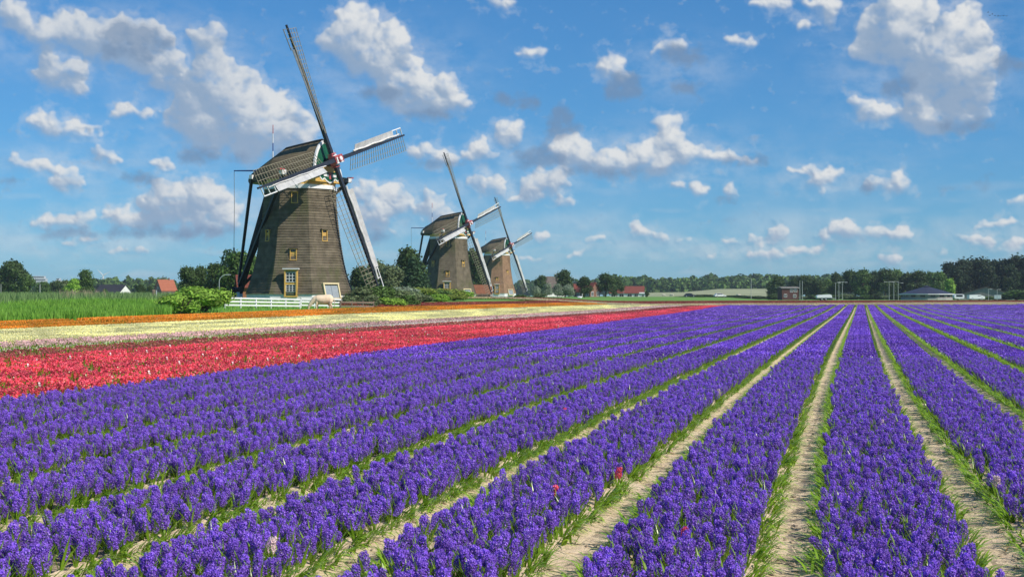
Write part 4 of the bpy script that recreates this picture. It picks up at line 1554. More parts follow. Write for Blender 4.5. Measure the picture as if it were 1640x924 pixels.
M_REED = mat('reed blades', (.20, .42, .05), (.26, .48, .07), .25, .55, island=.35, trans=.35)
M_REED2 = mat('grey green reed', (.17, .28, .09), (.22, .32, .12), .3, .6, island=.35, trans=.3)
M_DRY = mat('dry reed plumes', (.40, .33, .22), (.30, .25, .15), .4, .8, island=.3, trans=.2)
def zone(s0, s1, d0, d1, pxmax=None, pxmin=-60):
    def f(n):
        s = rng.uniform(s0, s1, n); d = d0 + (d1 - d0) * rng.random(n)
        x, y = XY(s, d)
        px = 820 + F * (s + d * math.tan(THETA)) / d
        ok = (px > pxmin)
        if pxmax is not None:
            ok &= px < pxmax
        x, y = x[ok], y[ok]
        return np.stack([x, y, G(x, y)], 1)
    return f
# front edge of the reed bed: everything outside the orange band, up to the bush by the fence
grass_mass('reeds', 'tall bright green reeds along the orange flower band at the left edge', 52000, zone(-50.5, -41.8, 56, 96, 275), lambda P: rng.uniform(.55, 1.0, len(P)) * (.62 + .30 * np.array([noise.noise((float(p[0]) * .18, float(p[1]) * .18, 1.)) for p in P]) + .04), M_REED, .020)
grass_mass('reeds', 'greyer reed bed behind the bright green reeds at the left', 30000, zone(-86, -50.5, 84, 150, 300), lambda P: rng.uniform(.55, 1.0, len(P)) * .9, M_REED2, .026)
grass_mass('reeds', 'pale dry reed plumes standing in front of the white farmhouse', 1400, zone(-70, -56, 95, 122, 170, 95), lambda P: rng.uniform(.8, 1.15, len(P)), M_DRY, .022)
grass_mass('grass', 'rough grass round the largest windmill and its white fence', 26000, zone(-66, -41.9, 88, 150, 660, 285), lambda P: rng.uniform(.08, .26, len(P)), M_REED, .018, 'grass')
grass_mass('grass', 'rough grass at the foot of the two farther windmills', 16000, zone(-75, -48, 200, 300, 900, 560), lambda P: rng.uniform(.1, .35, len(P)), M_REED2, .04, 'grass')

# bushes by the largest windmill
bush(326, 92, 3.4, hpx(451, 92, 332), L_LIGHT, 'bright green rounded bush at the left end of the white fence', v=1, n=13000, size=.046)
bush(288, 88, 2.3, hpx(465, 88, 290), L_LIGHT, 'low bright green bush between the reeds and the larger rounded bush', v=2, n=9000, size=.05)
bush(272, 96, 1.6, hpx(465, 96, 272), L_YELL, 'small yellow green bush at the end of the reeds', v=3)
for (px, d, w, y, m, lab, v) in [
    (575, 126, 3.2, 455, L_OLIVE, 'grey green bush at the right foot of the largest windmill', 0),
    (604, 128, 3.6, 452, L_MID, 'dark green bush under the lowest sail tip of the largest windmill', 1),
    (632, 132, 3.4, 457, L_OLIVE, 'greyish spreading bush to the right of the lowest sail', 2),
    (655, 140, 2.8, 462, L_OLIVE, 'greyish bush between the first windmill and the dark conifer', 3),
    (556, 122, 1.3, 470, L_OLIVE, 'low grey shrub hiding the white plinth beside the pale horse', 4),
    (668, 190, 5.0, 457, L_YELL, 'yellow green bush in front of the dark conifer', 1),
    (693, 196, 4.6, 461, L_MID, 'mid green bush at the left foot of the middle windmill', 2),
    (716, 200, 4.4, 456, L_YELL, 'yellow green bush before the door of the middle windmill', 3),
    (738, 204, 3.4, 462, L_LIGHT, 'bright green bush at the right foot of the middle windmill', 4),
    (640, 176, 4.6, 455, L_WILLOW, 'silvery bush left of the dark conifer', 2)]:
    bush(px, d, w, hpx(y, d, px), m, lab, v=v, n=7000, size=.055)
for i, (px, d, w, y, m, lab) in enumerate([
 (586, 150, 3.4, 462, L_MID, 'mid green shrub right behind the brown two rail fence'), (612, 152, 3.6, 461, L_YELL, 'yellow green shrub below the tip of the lowest white sail board'),
 (645, 156, 3.2, 463, L_OLIVE, 'grey green shrub left of the dark conifer foot'), (625, 124, 2.2, 470, L_LIGHT, 'bright green shrub nearest to the brick red flowers below the lowest sail'),
 (592, 120, 2.0, 470, L_OLIVE, 'small grey shrub at the right end of the brown fence'), (650, 130, 2.4, 469, L_MID, 'small mid green shrub below the silvery bush'),
 (676, 150, 2.6, 469, L_OLIVE, 'small grey green shrub below the dark conifer'), (700, 160, 2.6, 468, L_LIGHT, 'small bright green shrub in front of the left wall of the middle windmill'),
 (727, 170, 2.6, 468, L_YELL, 'small yellow green shrub in front of the right wall of the middle windmill')]):
    bush(px, d, w, hpx(y, d, px), m, lab, group='shrubs massed between the windmills', v=i % 5, n=6000, size=.058)
for i in range(26):
    px = 1240 + i * 16.5
    d = 462 + (i * 37) % 20
    bush(px, d, 5.0, hpx(468 + (i * 53) % 5, d, px), (L_DARK, L_MID, L_DARK, L_OLIVE)[i % 4], 'dark undergrowth bush along the foot of the woods at the right', group='undergrowth along the woods at the right', v=i % 5)
for i, px in enumerate((768, 783, 798, 813)):
    bush(px, 236, 2.6, hpx(475.2, 236, px), L_MID, ('leftmost', 'second from left', 'third from left', 'rightmost')[i] + ' of the clipped hedge bushes between the two farther windmills', 'hedge', 'hedge between the windmills', v=i % 4)
bush(832, 240, 2.0, hpx(471, 240, 832), L_MID, 'small round bush at the right foot of the farthest windmill', v=1)
bush(866, 240, 2.3, hpx(467.5, 240, 866), L_OLIVE, 'round olive bush alone in the meadow right of the windmills', v=2)
bush(152, 150, 1.9, hpx(464, 150, 152), L_WILLOW, 'silvery willow shrub in front of the white farmhouse', v=3)
# trees: (kind, column, distance, row of the top, label)
def trees(lst, group=None):
    for t in lst:
        kind, px, d, y, lab = t[:5]
        tree(kind, px, d, hpx(y, d, px), lab, group, wide=t[5] if len(t) > 5 else 1.0)
trees([
 ('oak', 20, 330, 419, 'big dark tree at the left edge, tallest of its clump'),
 ('oak', 3, 340, 432, 'dark tree cut by the left edge of the picture', 1.1),
 ('ash', 41, 345, 437, 'lower dark tree right of the big tree at the left edge'),
 ('ash', 70, 420, 452, 'low tree behind the lamp post at the left', 1.5), ('oak', 92, 430, 450, 'low dark tree right of the far apartment block', 1.4),
 ('ash', 136, 300, 433, 'tall tree with light green crown left of the wind turbine', .9),
 ('lime', 118, 280, 447, 'bright green tree left of the white farmhouse', 1.15),
 ('olive', 105, 290, 449, 'dull green bushy tree at the left of the bright green one', 1.2),
 ('ash', 168, 300, 463, 'small tree hiding the middle of the white farmhouse roof'),
 ('dark', 226, 330, 455, 'small tree right of the white gable', 1.2), ('dark', 240, 320, 458, 'small dark tree left of the orange roofed house', 1.2),
 ('olive', 262, 900, 444, 'treetop rising behind the orange roof', 1.1),
 ('oak', 300, 210, 428, 'dark tree at the left of the clump behind the bright bush', 1.0),
 ('dark', 322, 215, 426, 'dark tree with ragged top right of the orange roof', 1.0),
 ('oak', 347, 205, 423, 'broad dark tree behind the curved street lamp', 1.1),
 ('pine', 366, 200, 402, 'slim pointed tree left of the tail of the largest windmill'),
 ('ash', 380, 195, 405, 'tree seen between the tail beams of the largest windmill', 1.0),
 ('ash', 402, 190, 408, 'tree touching the left wall of the largest windmill', .8),
 ('dark', 578, 230, 426, 'small dark tree right of the largest windmill wall', 1.1), ('olive', 603, 225, 420, 'olive tree behind the lowest sail', 1.2), ('olive', 628, 215, 424, 'olive tree right of the lowest sail', 1.2),
 ('dark', 655, 225, 399, 'tall dark round tree left of the middle windmill', .95),
 ('pine', 663, 205, 413, 'dark conifer directly left of the middle windmill', 1.25), ('pine', 679, 215, 440, 'small conifer at the tail of the middle windmill', 1.4),
 ('dark', 757, 330, 398, 'tall dark tree in the gap between the two farther windmills', .65), ('dark', 766, 335, 425, 'dark tree behind the orange shed roof', .8),
 ('dark', 868, 460, 441, 'dark tree behind the thatched farmhouse', 1.2), ('dark', 905, 380, 432, 'tall dark tree left of the red roofed house', 1.05),
 ('willow', 876, 370, 455, 'silvery willow left of the tall dark tree'), ('willow', 893, 372, 454, 'silvery willow below the tall dark tree'), ('willow', 911, 374, 455, 'silvery willow nearest to the red roofed house'),
 ('willow', 858, 368, 458, 'silvery willow at the edge of the green meadow'),
 ('oak', 936, 375, 444, 'dark tree standing before the red roofed house', .95),
 ('oak', 970, 420, 438, 'big dark tree between the red roof and the white farmhouse', 1.15), ('dark', 988, 440, 445, 'dark tree against the red roof of the white farmhouse', 1.0),
 ('dark', 1036, 420, 466, 'small dark shrub tree at the right gable of the white farmhouse', 1.2),
])
WOOD = 'trees of the dark wood at the right'
for (kind, px, d, y, w) in [
 ('dark', 1246, 480, 443, 1.1), ('oak', 1238, 490, 452, 1.3), ('oak', 1290, 500, 441, 1.2), ('dark', 1308, 490, 446, 1.2), ('ash', 1325, 500, 448, 1.1), ('dark', 1340, 510, 438, 1.0), ('oak', 1362, 495, 433, 1.0),
 ('ash', 1382, 490, 432, 1.05), ('dark', 1400, 500, 434, 1.0), ('oak', 1418, 490, 431, 1.05), ('ash', 1436, 500, 433, 1.0), ('dark', 1452, 495, 438, 1.0), ('oak', 1470, 490, 434, 1.05), ('ash', 1488, 500, 436, 1.0),
 ('ash', 1504, 480, 437, 1.0), ('lime', 1522, 470, 446, .8), ('dark', 1274, 520, 446, 1.2)]:
    tree(kind, px, d, hpx(y, d, px), 'dark green tree in the wood behind the lamp posts and the round barn', WOOD, wide=w)
for (px, d, y, w) in [(1520, 520, 421, 1.0), (1540, 510, 417, 1.0), (1558, 520, 416, .95), (1574, 510, 415, 1.0), (1592, 520, 417, 1.0), (1608, 510, 416, 1.0), (1626, 505, 411, 1.0), (1645, 500, 412, 1.0), (1532, 500, 428, 1.0), (1584, 495, 426, 1.0), (1614, 495, 424, 1.0), (1665, 500, 415, 1.0), (1690, 505, 418, 1.0), (1715, 505, 420, 1.0)]:
    tree('night', px, d, hpx(y, d, px), 'tall almost black tree in the high wood behind the grey barn at the right edge', 'tall dark trees behind the grey barn', wide=w)
bush(1628, 430, 9, hpx(461, 430, 1628), L_MID, 'broad green hedge bush below the dark trees at the right edge', v=1)
bush(1600, 435, 5, hpx(471, 435, 1600), L_OLIVE, 'low bush in front of the grey barn gable', v=2)
bush(1577, 432, 4, hpx(472, 432, 1577), L_MID, 'small bush at the middle of the grey barn', v=3)
for i, (px, d, w, y) in enumerate([(1125, 520, 12, 471), (1140, 525, 9, 472.5), (1172, 530, 12, 472), (1190, 535, 9, 473), (1215, 535, 12, 473), (1098, 520, 8, 474)]):
    bush(px, d, w, hpx(y, d, px), L_DARK, ('low dark bush left of the white car', 'small dark bush touching the left of the white car', 'low dark bush right of the white car', 'small dark bush left of the thin meadow pole', 'low dark bush right of the thin meadow pole', 'small bush at the left of the dark car')[i], group='low bushes along the far meadow', v=i % 4)

# far-off woods that read as one mass
def far_wood(name, label, spec, m, per=240, size=1.25):
    Vs, Qs, o = [], [], 0
    for (x0, x1, d, y0, y1, step) in spec:
        px = x0
        while px < x1:
            dd_ = d * rng.uniform(.95, 1.06)
            p = at(px, dd_)
            H = (zof(y0 + (y1 - y0) * (px - x0) / max(x1 - x0, 1), dd_) - 1.1) * rng.uniform(.86, 1.05)
            Wd = H * rng.uniform(.55, .85)
            u = rand_unit(per)
            lob = rand_unit(7) * [Wd * .3, Wd * .3, H * .26]
            k = rng.integers(0, 7, per)
            r = rng.uniform(.6, 1.0, (per, 1))
            C = np.array([p.x, p.y, 1.1 + H * .52]) + lob[k] + u * r * [Wd * .27, Wd * .27, H * .25]
            C[:, 2] = np.clip(C[:, 2], .8, None)
            nn = u + .7 * rand_unit(per); nn /= np.linalg.norm(nn, axis=1, keepdims=True)
            U = np.cross(nn, rand_unit(per)); U /= np.linalg.norm(U, axis=1, keepdims=True)
            s = size * H / 14 * rng.uniform(.6, 1.4, (per, 1))
            V, Q = quads(C, U * s, np.cross(nn, U) * s * .7)
            Vs.append(V); Qs.append(Q + o); o += len(V)
            px += step * rng.uniform(.7, 1.3)
    return tag(link(name, fast_mesh(name, np.concatenate(Vs), np.concatenate(Qs), m)), label, 'wood', kind='stuff')
far_wood('far_woodland', 'far blue green woodland along the horizon right of the windmills',
         [(985, 1105, 1000, 441, 446, 6), (1095, 1250, 1150, 440, 438, 6), (1060, 1250, 1000, 449, 447, 6), (1240, 1500, 1100, 440, 438, 6), (830, 990, 1300, 447, 446, 6), (1480, 1560, 1100, 436, 434, 6)], L_MID)
far_wood('far_woodland', 'far woodland on the horizon behind the white farmhouse and under the wind turbine',
         [(60, 130, 800, 452, 450, 6), (145, 255, 900, 443, 443, 7), (165, 300, 780, 452, 452, 6), (560, 700, 900, 446, 446, 7), (-20, 60, 900, 450, 452, 7), (240, 440, 900, 448, 446, 7)], L_MID)

# ------------------------------------------------------------------ fences
def post_fence(name, label, p, q, n, h, rails, m, w=.10, cat='fence'):
    """posts and rails between two photo-placed points"""
    a, b = p.copy(), q.copy()
    root = thing(name, label, cat, a)
    b = b - a
    ang = math.atan2(b.y, b.x)
    for i in range(n):
        t = i / (n - 1)
        c = b * t
        c.z = g1(a + c) - a.z
        MB().box((c.x, c.y, c.z + h / 2 - .15), (w, w, h + .3), Matrix.Rotation(ang, 3, 'Z')).box((c.x, c.y, c.z + h + .012), (w + .03, w + .03, .025), Matrix.Rotation(ang, 3, 'Z')).build('post', m, root)
    nrm = Vector((b.y, -b.x, 0)).normalized() * (w * .5 + .015)
    for r in rails:
        for i in range(n - 1):
            c0, c1 = b * (i / (n - 1)), b * ((i + 1) / (n - 1))
            c0.z = g1(a + c0) - a.z + r; c1.z = g1(a + c1) - a.z + r
            MB().beam(c0 + nrm, c1 + nrm, .035, .035, .12, .12).build('rail', m, root)
    return root
M_FWHITE = mat('white fence paint', (.80, .80, .78), (.70, .70, .68), 3, .55, .1)
M_FBROWN = mat('grey brown fence wood', (.25, .19, .14), (.17, .13, .095), 3, .85, .3)
post_fence('white_fence', 'white wooden rail fence in front of the largest windmill', on(360, 101), on(480, 108), 6, .80, (.24, .50, .75), M_FWHITE)
post_fence('white_fence', 'stretch of white rail fence behind the pale horse', on(482, 110), on(545, 114), 4, .80, (.24, .50, .75), M_FWHITE, .09)
post_fence('brown_fence', 'brown two rail fence right of the horse among grey bushes', on(545, 112), on(598, 116), 4, .72, (.28, .60), M_FBROWN)
post_fence('brown_fence', 'low weathered fence by the hedge between the two farther windmills', on(756, 226), on(788, 228), 5, .8, (.35, .7), M_FBROWN)

# ------------------------------------------------------------------ the pale horse (one skinned body)
def skinned(name, chains, m, parent, voxel=.035):
    """one continuous body: tapering limbs along (x, y, z, radius) chains, melted together into a single skin"""
    mb = MB()
    for ch in chains:
        pts = [Vector(c[:3]) for c in ch]
        rad_ = [c[3] if not isinstance(c[3], tuple) else c[3][0] for c in ch]
        mb.tube(pts, rad_, 12)
    o = mb.build(name, m, parent, smooth=True)
    rm = o.modifiers.new('one_skin', 'REMESH')
    rm.mode = 'VOXEL'
    rm.voxel_size = voxel
    rm.use_smooth_shade = True
    sm = o.modifiers.new('smooth', 'SMOOTH')
    sm.factor = .6
    sm.iterations = 6
    return o
M_HORSE = mat('cream horse coat', (.82, .66, .46), (.74, .57, .38), 2.2, .7, .1, 30)
M_MANE = mat('pale mane', (.74, .66, .52), (.60, .52, .40), 9, .8)
M_HOOF = mat('hoof', (.08, .065, .05), (.05, .04, .035), 6, .6)
def grazer(name, label, px, d, heading, scale, coat, mane, cat, parts=True):
    """four-legged grazer with its head down; +X is where it faces"""
    root = thing(name, label, cat, on(px, d), heading, None, scale)
    ch = [[(-.88, 0, 1.06, .10), (-.80, 0, 1.04, .25), (-.62, 0, 1.06, .36), (-.36, 0, 1.02, .40), (-.04, 0, .97, .41), (.26, 0, .99, .39), (.50, 0, 1.02, .34), (.66, 0, 1.00, .24), (.72, 0, .98, .10)],
          [(.46, 0, 1.12, .24), (.66, 0, 1.00, .25), (.86, 0, .80, .20), (1.02, 0, .60, .155), (1.10, 0, .48, .135)],
          [(1.06, 0, .60, .08), (1.10, 0, .50, .125), (1.15, 0, .36, .118), (1.18, 0, .24, .085), (1.20, 0, .12, .070), (1.20, 0, .05, .05)]]
    for s in (-1, 1):
        st = .06 * s
        ch.append([(.46, s * .10, .98, .17), (.46 + st, s * .17, .74, .125), (.48 + st, s * .17, .48, .068), (.47 + st, s * .17, .40, .066), (.47 + st, s * .17, .14, .048), (.48 + st, s * .17, .10, .055), (.51 + st, s * .17, .01, .065)])
        ch.append([(-.62, s * .10, 1.02, .26), (-.56 - st, s * .19, .78, .20), (-.52 - st, s * .19, .62, .115), (-.68 - st, s * .19, .44, .070), (-.67 - st, s * .19, .38, .062), (-.66 - st, s * .19, .14, .047), (-.65 - st, s * .19, .10, .055), (-.62 - st, s * .19, .01, .065)])
    skinned('body', ch, coat, root)
    if parts:
        for s in (-1, 1):
            MB().tube([(1.06, s * .07, .56), (1.01, s * .10, .68), (.99, s * .11, .74)], [.035, .032, .006], 5).build('ear', coat, root)
            MB().tube([(1.20, s * .085, .34), (1.205, s * .10, .34)], [.018, .015], 6).build('eye', M_HOOF, root)
            for x in (.50 + .06 * s, -.63 - .06 * s):
                MB().tube([(x, s * (.17 if x > 0 else .19), -.01), (x - .01, s * (.17 if x > 0 else .19), .07)], [.075, .062], 8).build('hoof', M_HOOF, root)
        mb = MB()
        for i in range(44):
            t = i / 43
            x, z = .56 + .58 * t + .16 * t * (1 - t), 1.33 - .66 * t + .22 * t * (1 - t)
            for s in (-1, 1):
                mb.tube([(x, 0, z), (x - .05, s * .10, z - .06), (x - .09, s * .17, z - .17)], [.024, .024, .006], 4)
        mb.build('mane', mane, root)
        mb = MB()
        for i in range(12):
            y = (i - 5.5) * .012
            mb.tube([(-.86, y * .5, 1.06), (-.97, y, .95), (-.98, y * 2.0, .60), (-.95, y * 1.7, .36)], [.02, .025, .02, .004], 4)
        mb.build('tail', mane, root)
    return root
face = math.atan2(-RIGHT.y, -RIGHT.x)
hp = grazer('grazing_horse', 'cream coloured horse grazing in front of the largest windmill', 517, 106.0, face + .2, .93, M_HORSE, M_MANE, 'horse')

# ------------------------------------------------------------------ houses
M_BRICK = mat('brown brick wall', (.27, .145, .10), (.20, .105, .075), 3, .9, .3, 20)
M_WALL = mat('white rendered wall', (.80, .79, .75), (.70, .69, .66), 1.5, .8, .2, 10)
M_ROOFD = mat('dark roof tiles', (.055, .052, .058), (.04, .037, .04), 2, .7, .3, 9)
M_ROOFR = mat('red roof tiles', (.26, .075, .05), (.19, .055, .04), 2, .75, .3, 9)
M_ROOFO = mat('orange roof tiles', (.42, .13, .06), (.34, .10, .045), 2, .75, .3, 9)
M_ROOFT = mat('old thatch roof', (.16, .13, .11), (.11, .09, .075), 2, .95, .3, 9)
M_GREYW = mat('grey board wall', (.30, .28, .26), (.22, .205, .19), 2, .85, .2, 8)
M_METAL = mat('galvanised metal', (.55, .57, .58), (.45, .47, .48), 3, .45, metal=.4)
def house(name, label, px, d, rz, Ln, Wd, hw, hr, wall, roof, wins=(), chimney=True, hip=0.0, door=None, frame=None, group=None, lift=0.0, ytop=None):
    """gabled house: X along the ridge, Y across; rz turns it about the vertical relative to the picture plane"""
    frame = frame or M_WHITE
    p = on(px, d)
    p.z = p.z + lift if ytop is None else zof(ytop, d) - hw - hr - .2
    r = thing(name, label, 'house' if 'barn' not in name and 'shed' not in name else 'barn', p, math.atan2(RIGHT.y, RIGHT.x) + rz, group)
    l, w = Ln / 2, Wd / 2
    mb = MB()
    b0 = [(-l, -w, -1.6), (l, -w, -1.6), (l, w, -1.6), (-l, w, -1.6)]
    b1 = [(-l, -w, hw), (l, -w, hw), (l, w, hw), (-l, w, hw)]
    mb.ring(b0, b1)
    if not hip:
        for s in (-1, 1):
            mb.add([(s * l, -w, hw), (s * l, w, hw), (s * l, 0, hw + hr)], [(0, 1, 2)])
    wl = mb.build('wall', wall, r)
    e, t = .35, .22
    sl = hr / w
    for s in (-1, 1):
        mb = MB()
        yo, zo = s * (w + e), hw - e * sl
        a = [(-l - e, yo, zo + .04), (l + e, yo, zo + .04), (l + e - hip * (l + e), 0, hw + hr + .04), (-l - e + hip * (l + e), 0, hw + hr + .04)]
        b = [(x, y, z + t) for (x, y, z) in a]
        mb.add(a + b, [(0, 1, 2, 3)[::-1], (4, 5, 6, 7), (0, 1, 5, 4), (1, 2, 6, 5), (2, 3, 7, 6), (3, 0, 4, 7)])
        rf = mb.build('roof', roof, r)
        n = 7                                    # rows of tiles, each lip a little proud
        for j in range(n):
            f = (j + .5) / n
            xx = (l + e) * (1 - hip * f)
            MB().beam((-xx, yo * (1 - f), zo + (hw + hr - zo) * f + t + .05), (xx, yo * (1 - f), zo + (hw + hr - zo) * f + t + .05), .10, .10, .06, .06).build('tile_row', roof, rf)
    if hip:
        for s in (-1, 1):
            mb = MB()
            xr = (l + e) * (1 - hip)
            a = [(s * (l + e), -(w + e), hw - e * sl + .02), (s * (l + e), w + e, hw - e * sl + .02), (s * xr, 0, hw + hr + .02)]
            mb.add(a + [(x, y, z + t) for x, y, z in a], [(0, 1, 2), (3, 5, 4), (0, 3, 4, 1), (1, 4, 5, 2), (2, 5, 3, 0)])
            mb.build('roof', roof, r)
    if chimney:
        mb = MB()
        mb.box((l * .45, 0, hw + hr + .35), (.7, .7, 1.3)).box((l * .45, 0, hw + hr + 1.03), (.85, .85, .12))
        mb.build('chimney', M_BRICK if wall is not M_WALL else M_WALL, r)
    for (side, u, z, ww, hh) in wins:
        if side in 'fb':
            s = -1 if side == 'f' else 1
            c, M = Vector((u, s * w, z)), Matrix.Identity(3)
            nrm = Vector((0, s, 0))
        else:
            s = -1 if side == 'l' else 1
            c, M = Vector((s * l, u, z)), Matrix.Rotation(math.pi / 2, 3, 'Z')
            nrm = Vector((s, 0, 0))
        wf = MB().box(c + nrm * .03, (ww + .2, .12, hh + .2), M).build('window', frame, r)
        MB().box(c + nrm * .08, (ww, .06, hh), M).build('pane', M_GLASS, wf)
        MB().box(c + nrm * .10, (.07, .06, hh), M).build('glazing_bar', frame, wf)
    if door:
        u, ww, hh = door
        MB().box((u, -w - .03, hh / 2 - .02), (ww, .1, hh)).build('door', M_GREEN, r)
    return r
house('farmhouse', 'long white farmhouse with dark roof and bright white gable behind the reeds', 181, 600, -.55, 15.5, 8.5, 2.8, 4.0, M_WALL, M_ROOFD, [('f', 2.6, 1.7, 1.6, 1.1), ('f', 5.2, 1.7, 1.6, 1.1), ('f', -3, 1.7, 1.6, 1.1), ('r', -1.5, 1.7, 1.1, 1.2), ('r', 1.5, 1.7, 1.1, 1.2)], False, ytop=456)
house('farm_shed', 'small white shed with dark roof left of the silvery willow shrub', 139, 560, .9, 4.5, 4.5, 2.2, 2.0, M_WALL, M_ROOFD, [('f', 0, 1.1, .7, .7)], False, ytop=465)
house('brick_house', 'brown house with steep orange tiled roof among trees at the left', 265, 700, .75, 8.5, 7.5, 3.4, 5.2, M_BRICK, M_ROOFO, [('l', -1.2, 1.6, .9, 1.2), ('l', 1.2, 1.6, .9, 1.2), ('l', 0, 4.6, .9, 1.2), ('f', 0, 1.6, 1.2, 1.2)], True, ytop=448)
house('farm_shed', 'low shed with orange brown roof between the two farther windmills', 764, 300, .08, 5.6, 5.0, .95, 1.7, M_BRICK, mat('brown orange roof tiles', (.30, .12, .06), (.22, .09, .045), 2, .75, .3, 9), [('f', -1.2, .5, .7, .5)], False)
house('garden_shed', 'rust coloured shed seen between the tail beams of the largest windmill', 395, 150, .3, 1.7, 2.0, 1.6, .9, mat('rust red boards', (.36, .15, .06), (.25, .12, .06), 3, .8), M_ROOFR, [], False)
house('thatched_house', 'farmhouse with pointed grey thatched roof and white dormer behind silvery willows', 882, 470, .5, 8, 7, 2.0, 4.6, M_WALL, M_ROOFT, [('f', 0, 1.3, 1.2, 1.0), ('r', 0, 2.8, 1.2, 1.1)], True, hip=.35, ytop=443)
house('brick_house', 'brown brick house with red roof partly hidden by a dark tree', 942, 420, -.75, 5.4, 4.6, 2.2, 2.5, M_BRICK, M_ROOFR, [('r', -1.3, 1.4, .9, 1.2), ('r', 1.3, 1.4, .9, 1.2), ('f', -2, 1.4, 1.0, 1.2), ('f', 1.4, 1.4, 1.0, 1.2)], False, ytop=452.5)
house('brick_house', 'low brown barn wing with red roof left of the brick house', 928, 425, 0, 3.4, 4, 1.9, 2.0, M_BRICK, M_ROOFR, [('f', 0, 1.0, .9, .8)], False, ytop=455)
fh = house('farmhouse', 'white farmhouse with long red roof in the middle of the far meadow', 1004, 520, -.12, 12.6, 5.5, 1.9, 2.3, M_WALL, M_ROOFR, [('f', -4.9, 1.0, 1.5, .9), ('f', -1.9, 1.0, 1.5, .9), ('f', 1.2, 1.0, 1.5, .9), ('f', 3.6, 1.0, 1.2, .9)], False, ytop=458.5)
house('farm_annex', 'low white annex at the right end of the red roofed farmhouse', 1030, 508, -.12, 2.2, 2.2, 1.6, .2, M_WALL, M_WALL, [('f', 0, .9, .6, .8)], False, ytop=468.5)
house('brick_house', 'dark brick house with two white framed upper windows among trees', 1262, 440, .1, 5.4, 5, 3.3, .3, mat('dark red brick wall', (.11, .05, .04), (.085, .04, .033), 3, .9, .3), M_GREYW, [('f', .4, 2.6, .8, .75), ('f', 1.7, 2.6, .8, .75), ('f', -1.6, 1.0, .8, .8), ('f', 1.4, .9, .8, .8)], False, ytop=459.5)
house('barn', 'grey boarded barn with broad low gable at the right', 1580, 455, .0, 10, 18, 1.9, 2.6, M_GREYW, M_ROOFT, [('l', -4, 1.0, 1.2, .8)], False, ytop=459.5).rotation_euler[2] += math.pi / 2 - .35

# round barn with a low many-sided roof
def round_barn():
    px, d = 1484, 450
    r = thing('round_barn', 'round barn with wide low dark slate roof and grey wall', 'barn', on(px, d), 0)
    n, Rr = 16, 8.1
    P = lambda rr, z: [(math.cos(2 * math.pi * k / n) * rr, math.sin(2 * math.pi * k / n) * rr, z) for k in range(n)]
    mb = MB(); mb.ring(P(Rr, -.4), P(Rr, 1.9)); mb.build('wall', M_GREYW, r)
    mb = MB(); mb.ring(P(Rr + .06, .0), P(Rr + .06, .55)); mb.build('plinth', M_PALEG, r)
    lo, hi = P(Rr + .7, 1.85), P(1.0, 4.10)
    for k in range(n):
        j = (k + 1) % n
        MB().poly([lo[k], lo[j], hi[j], hi[k]], .12, (0, 0, 1)).build('roof_panel', M_ROOFS, r)
    mb = MB(); mb.ring(P(Rr + .72, 1.72), P(Rr + .72, 1.98)); mb.build('eaves_board', M_WHITE, r)
    mb = MB(); mb.ring(P(.95, 4.05), P(.95, 4.40)); mb.add(P(1.15, 4.40) + [(0, 0, 4.75)], [(k, (k + 1) % n, n) for k in range(n)]); mb.build('cupola', M_ROOFS, r)
    for k in range(n):
        a = 2 * math.pi * (k + .5) / n
        MB().box((math.cos(a) * (Rr - .1), math.sin(a) * (Rr - .1), 1.3), (.12, 1.6, .6), Matrix.Rotation(a, 3, 'Z')).build('window', M_GLASS, r)
    return r
M_PALEG = mat('pale grey render', (.42, .41, .39), (.34, .33, .31), 2, .85)
M_ROOFS = mat('dark slate roof', (.045, .048, .075), (.03, .032, .05), 1.5, .5, .2, 8)
round_barn()

# apartment blocks far beyond the left trees
M_CONC = mat('pale concrete', (.52, .54, .56), (.45, .47, .49), .4, .8)
def block(label, px, d, w, hs, name='apartment_block'):
    r = thing(name, label, 'building', on(px, d), math.atan2(RIGHT.y, RIGHT.x) + .1)
    z = 0
    for (wf, off, h) in hs:
        wl = MB().box((off * w, 0, z + h / 2), (w * wf, 12, h)).build('storeys', M_CONC, r)
        for f in range(max(int(h / 3.2), 1)):
            MB().box((off * w, -6.02, z + 1.9 + 3.2 * f), (w * wf * .94, .12, 1.3)).build('window_band', M_GLASS, wl)
        z += h
    return r
block('pale stepped apartment block far beyond the trees at the left', 60, 2000, 27, [(1.0, 0, 22), (.86, .05, 4), (.55, .12, 3.6)])
block('small pale far building beside the low dark trees at the left', 94, 1900, 8, [(1.0, 0, 22), (.5, 0, 3)])

# ------------------------------------------------------------------ wind turbine
def turbine():
    px, d = 165.5, 3500
    hz = zof(441.5, d)
    b = on(px, d)
    r = thing('wind_turbine', 'white three bladed wind turbine on the horizon at the left', 'wind turbine', b)
    mb = MB(); mb.tube([(0, 0, -1), (0, 0, hz - b.z)], [2.2, 1.3], 12); mb.build('tower', M_WHITE, r)
    h = Vector((0, 0, hz - b.z + .5))
    MB().box(h + AHEAD * 1.5, (2.6, 6, 2.6), Matrix.Rotation(THETA, 3, 'Z')).build('nacelle', M_WHITE, r)
    mb = MB(); mb.tube([h - AHEAD * 1.6, h - AHEAD * 4.2], [1.5, .5], 10); mb.build('hub', M_WHITE, r)
    for a in (R(133), R(29), R(262)):
        e = RIGHT * math.cos(a) + Vector((0, 0, math.sin(a)))
        q = h - AHEAD * 3
        mb = MB(); mb.tube([q, q + e * 4, q + e * 21], [.8, 1.5, .35], 6); mb.build('blade', M_WHITE, r)
turbine()

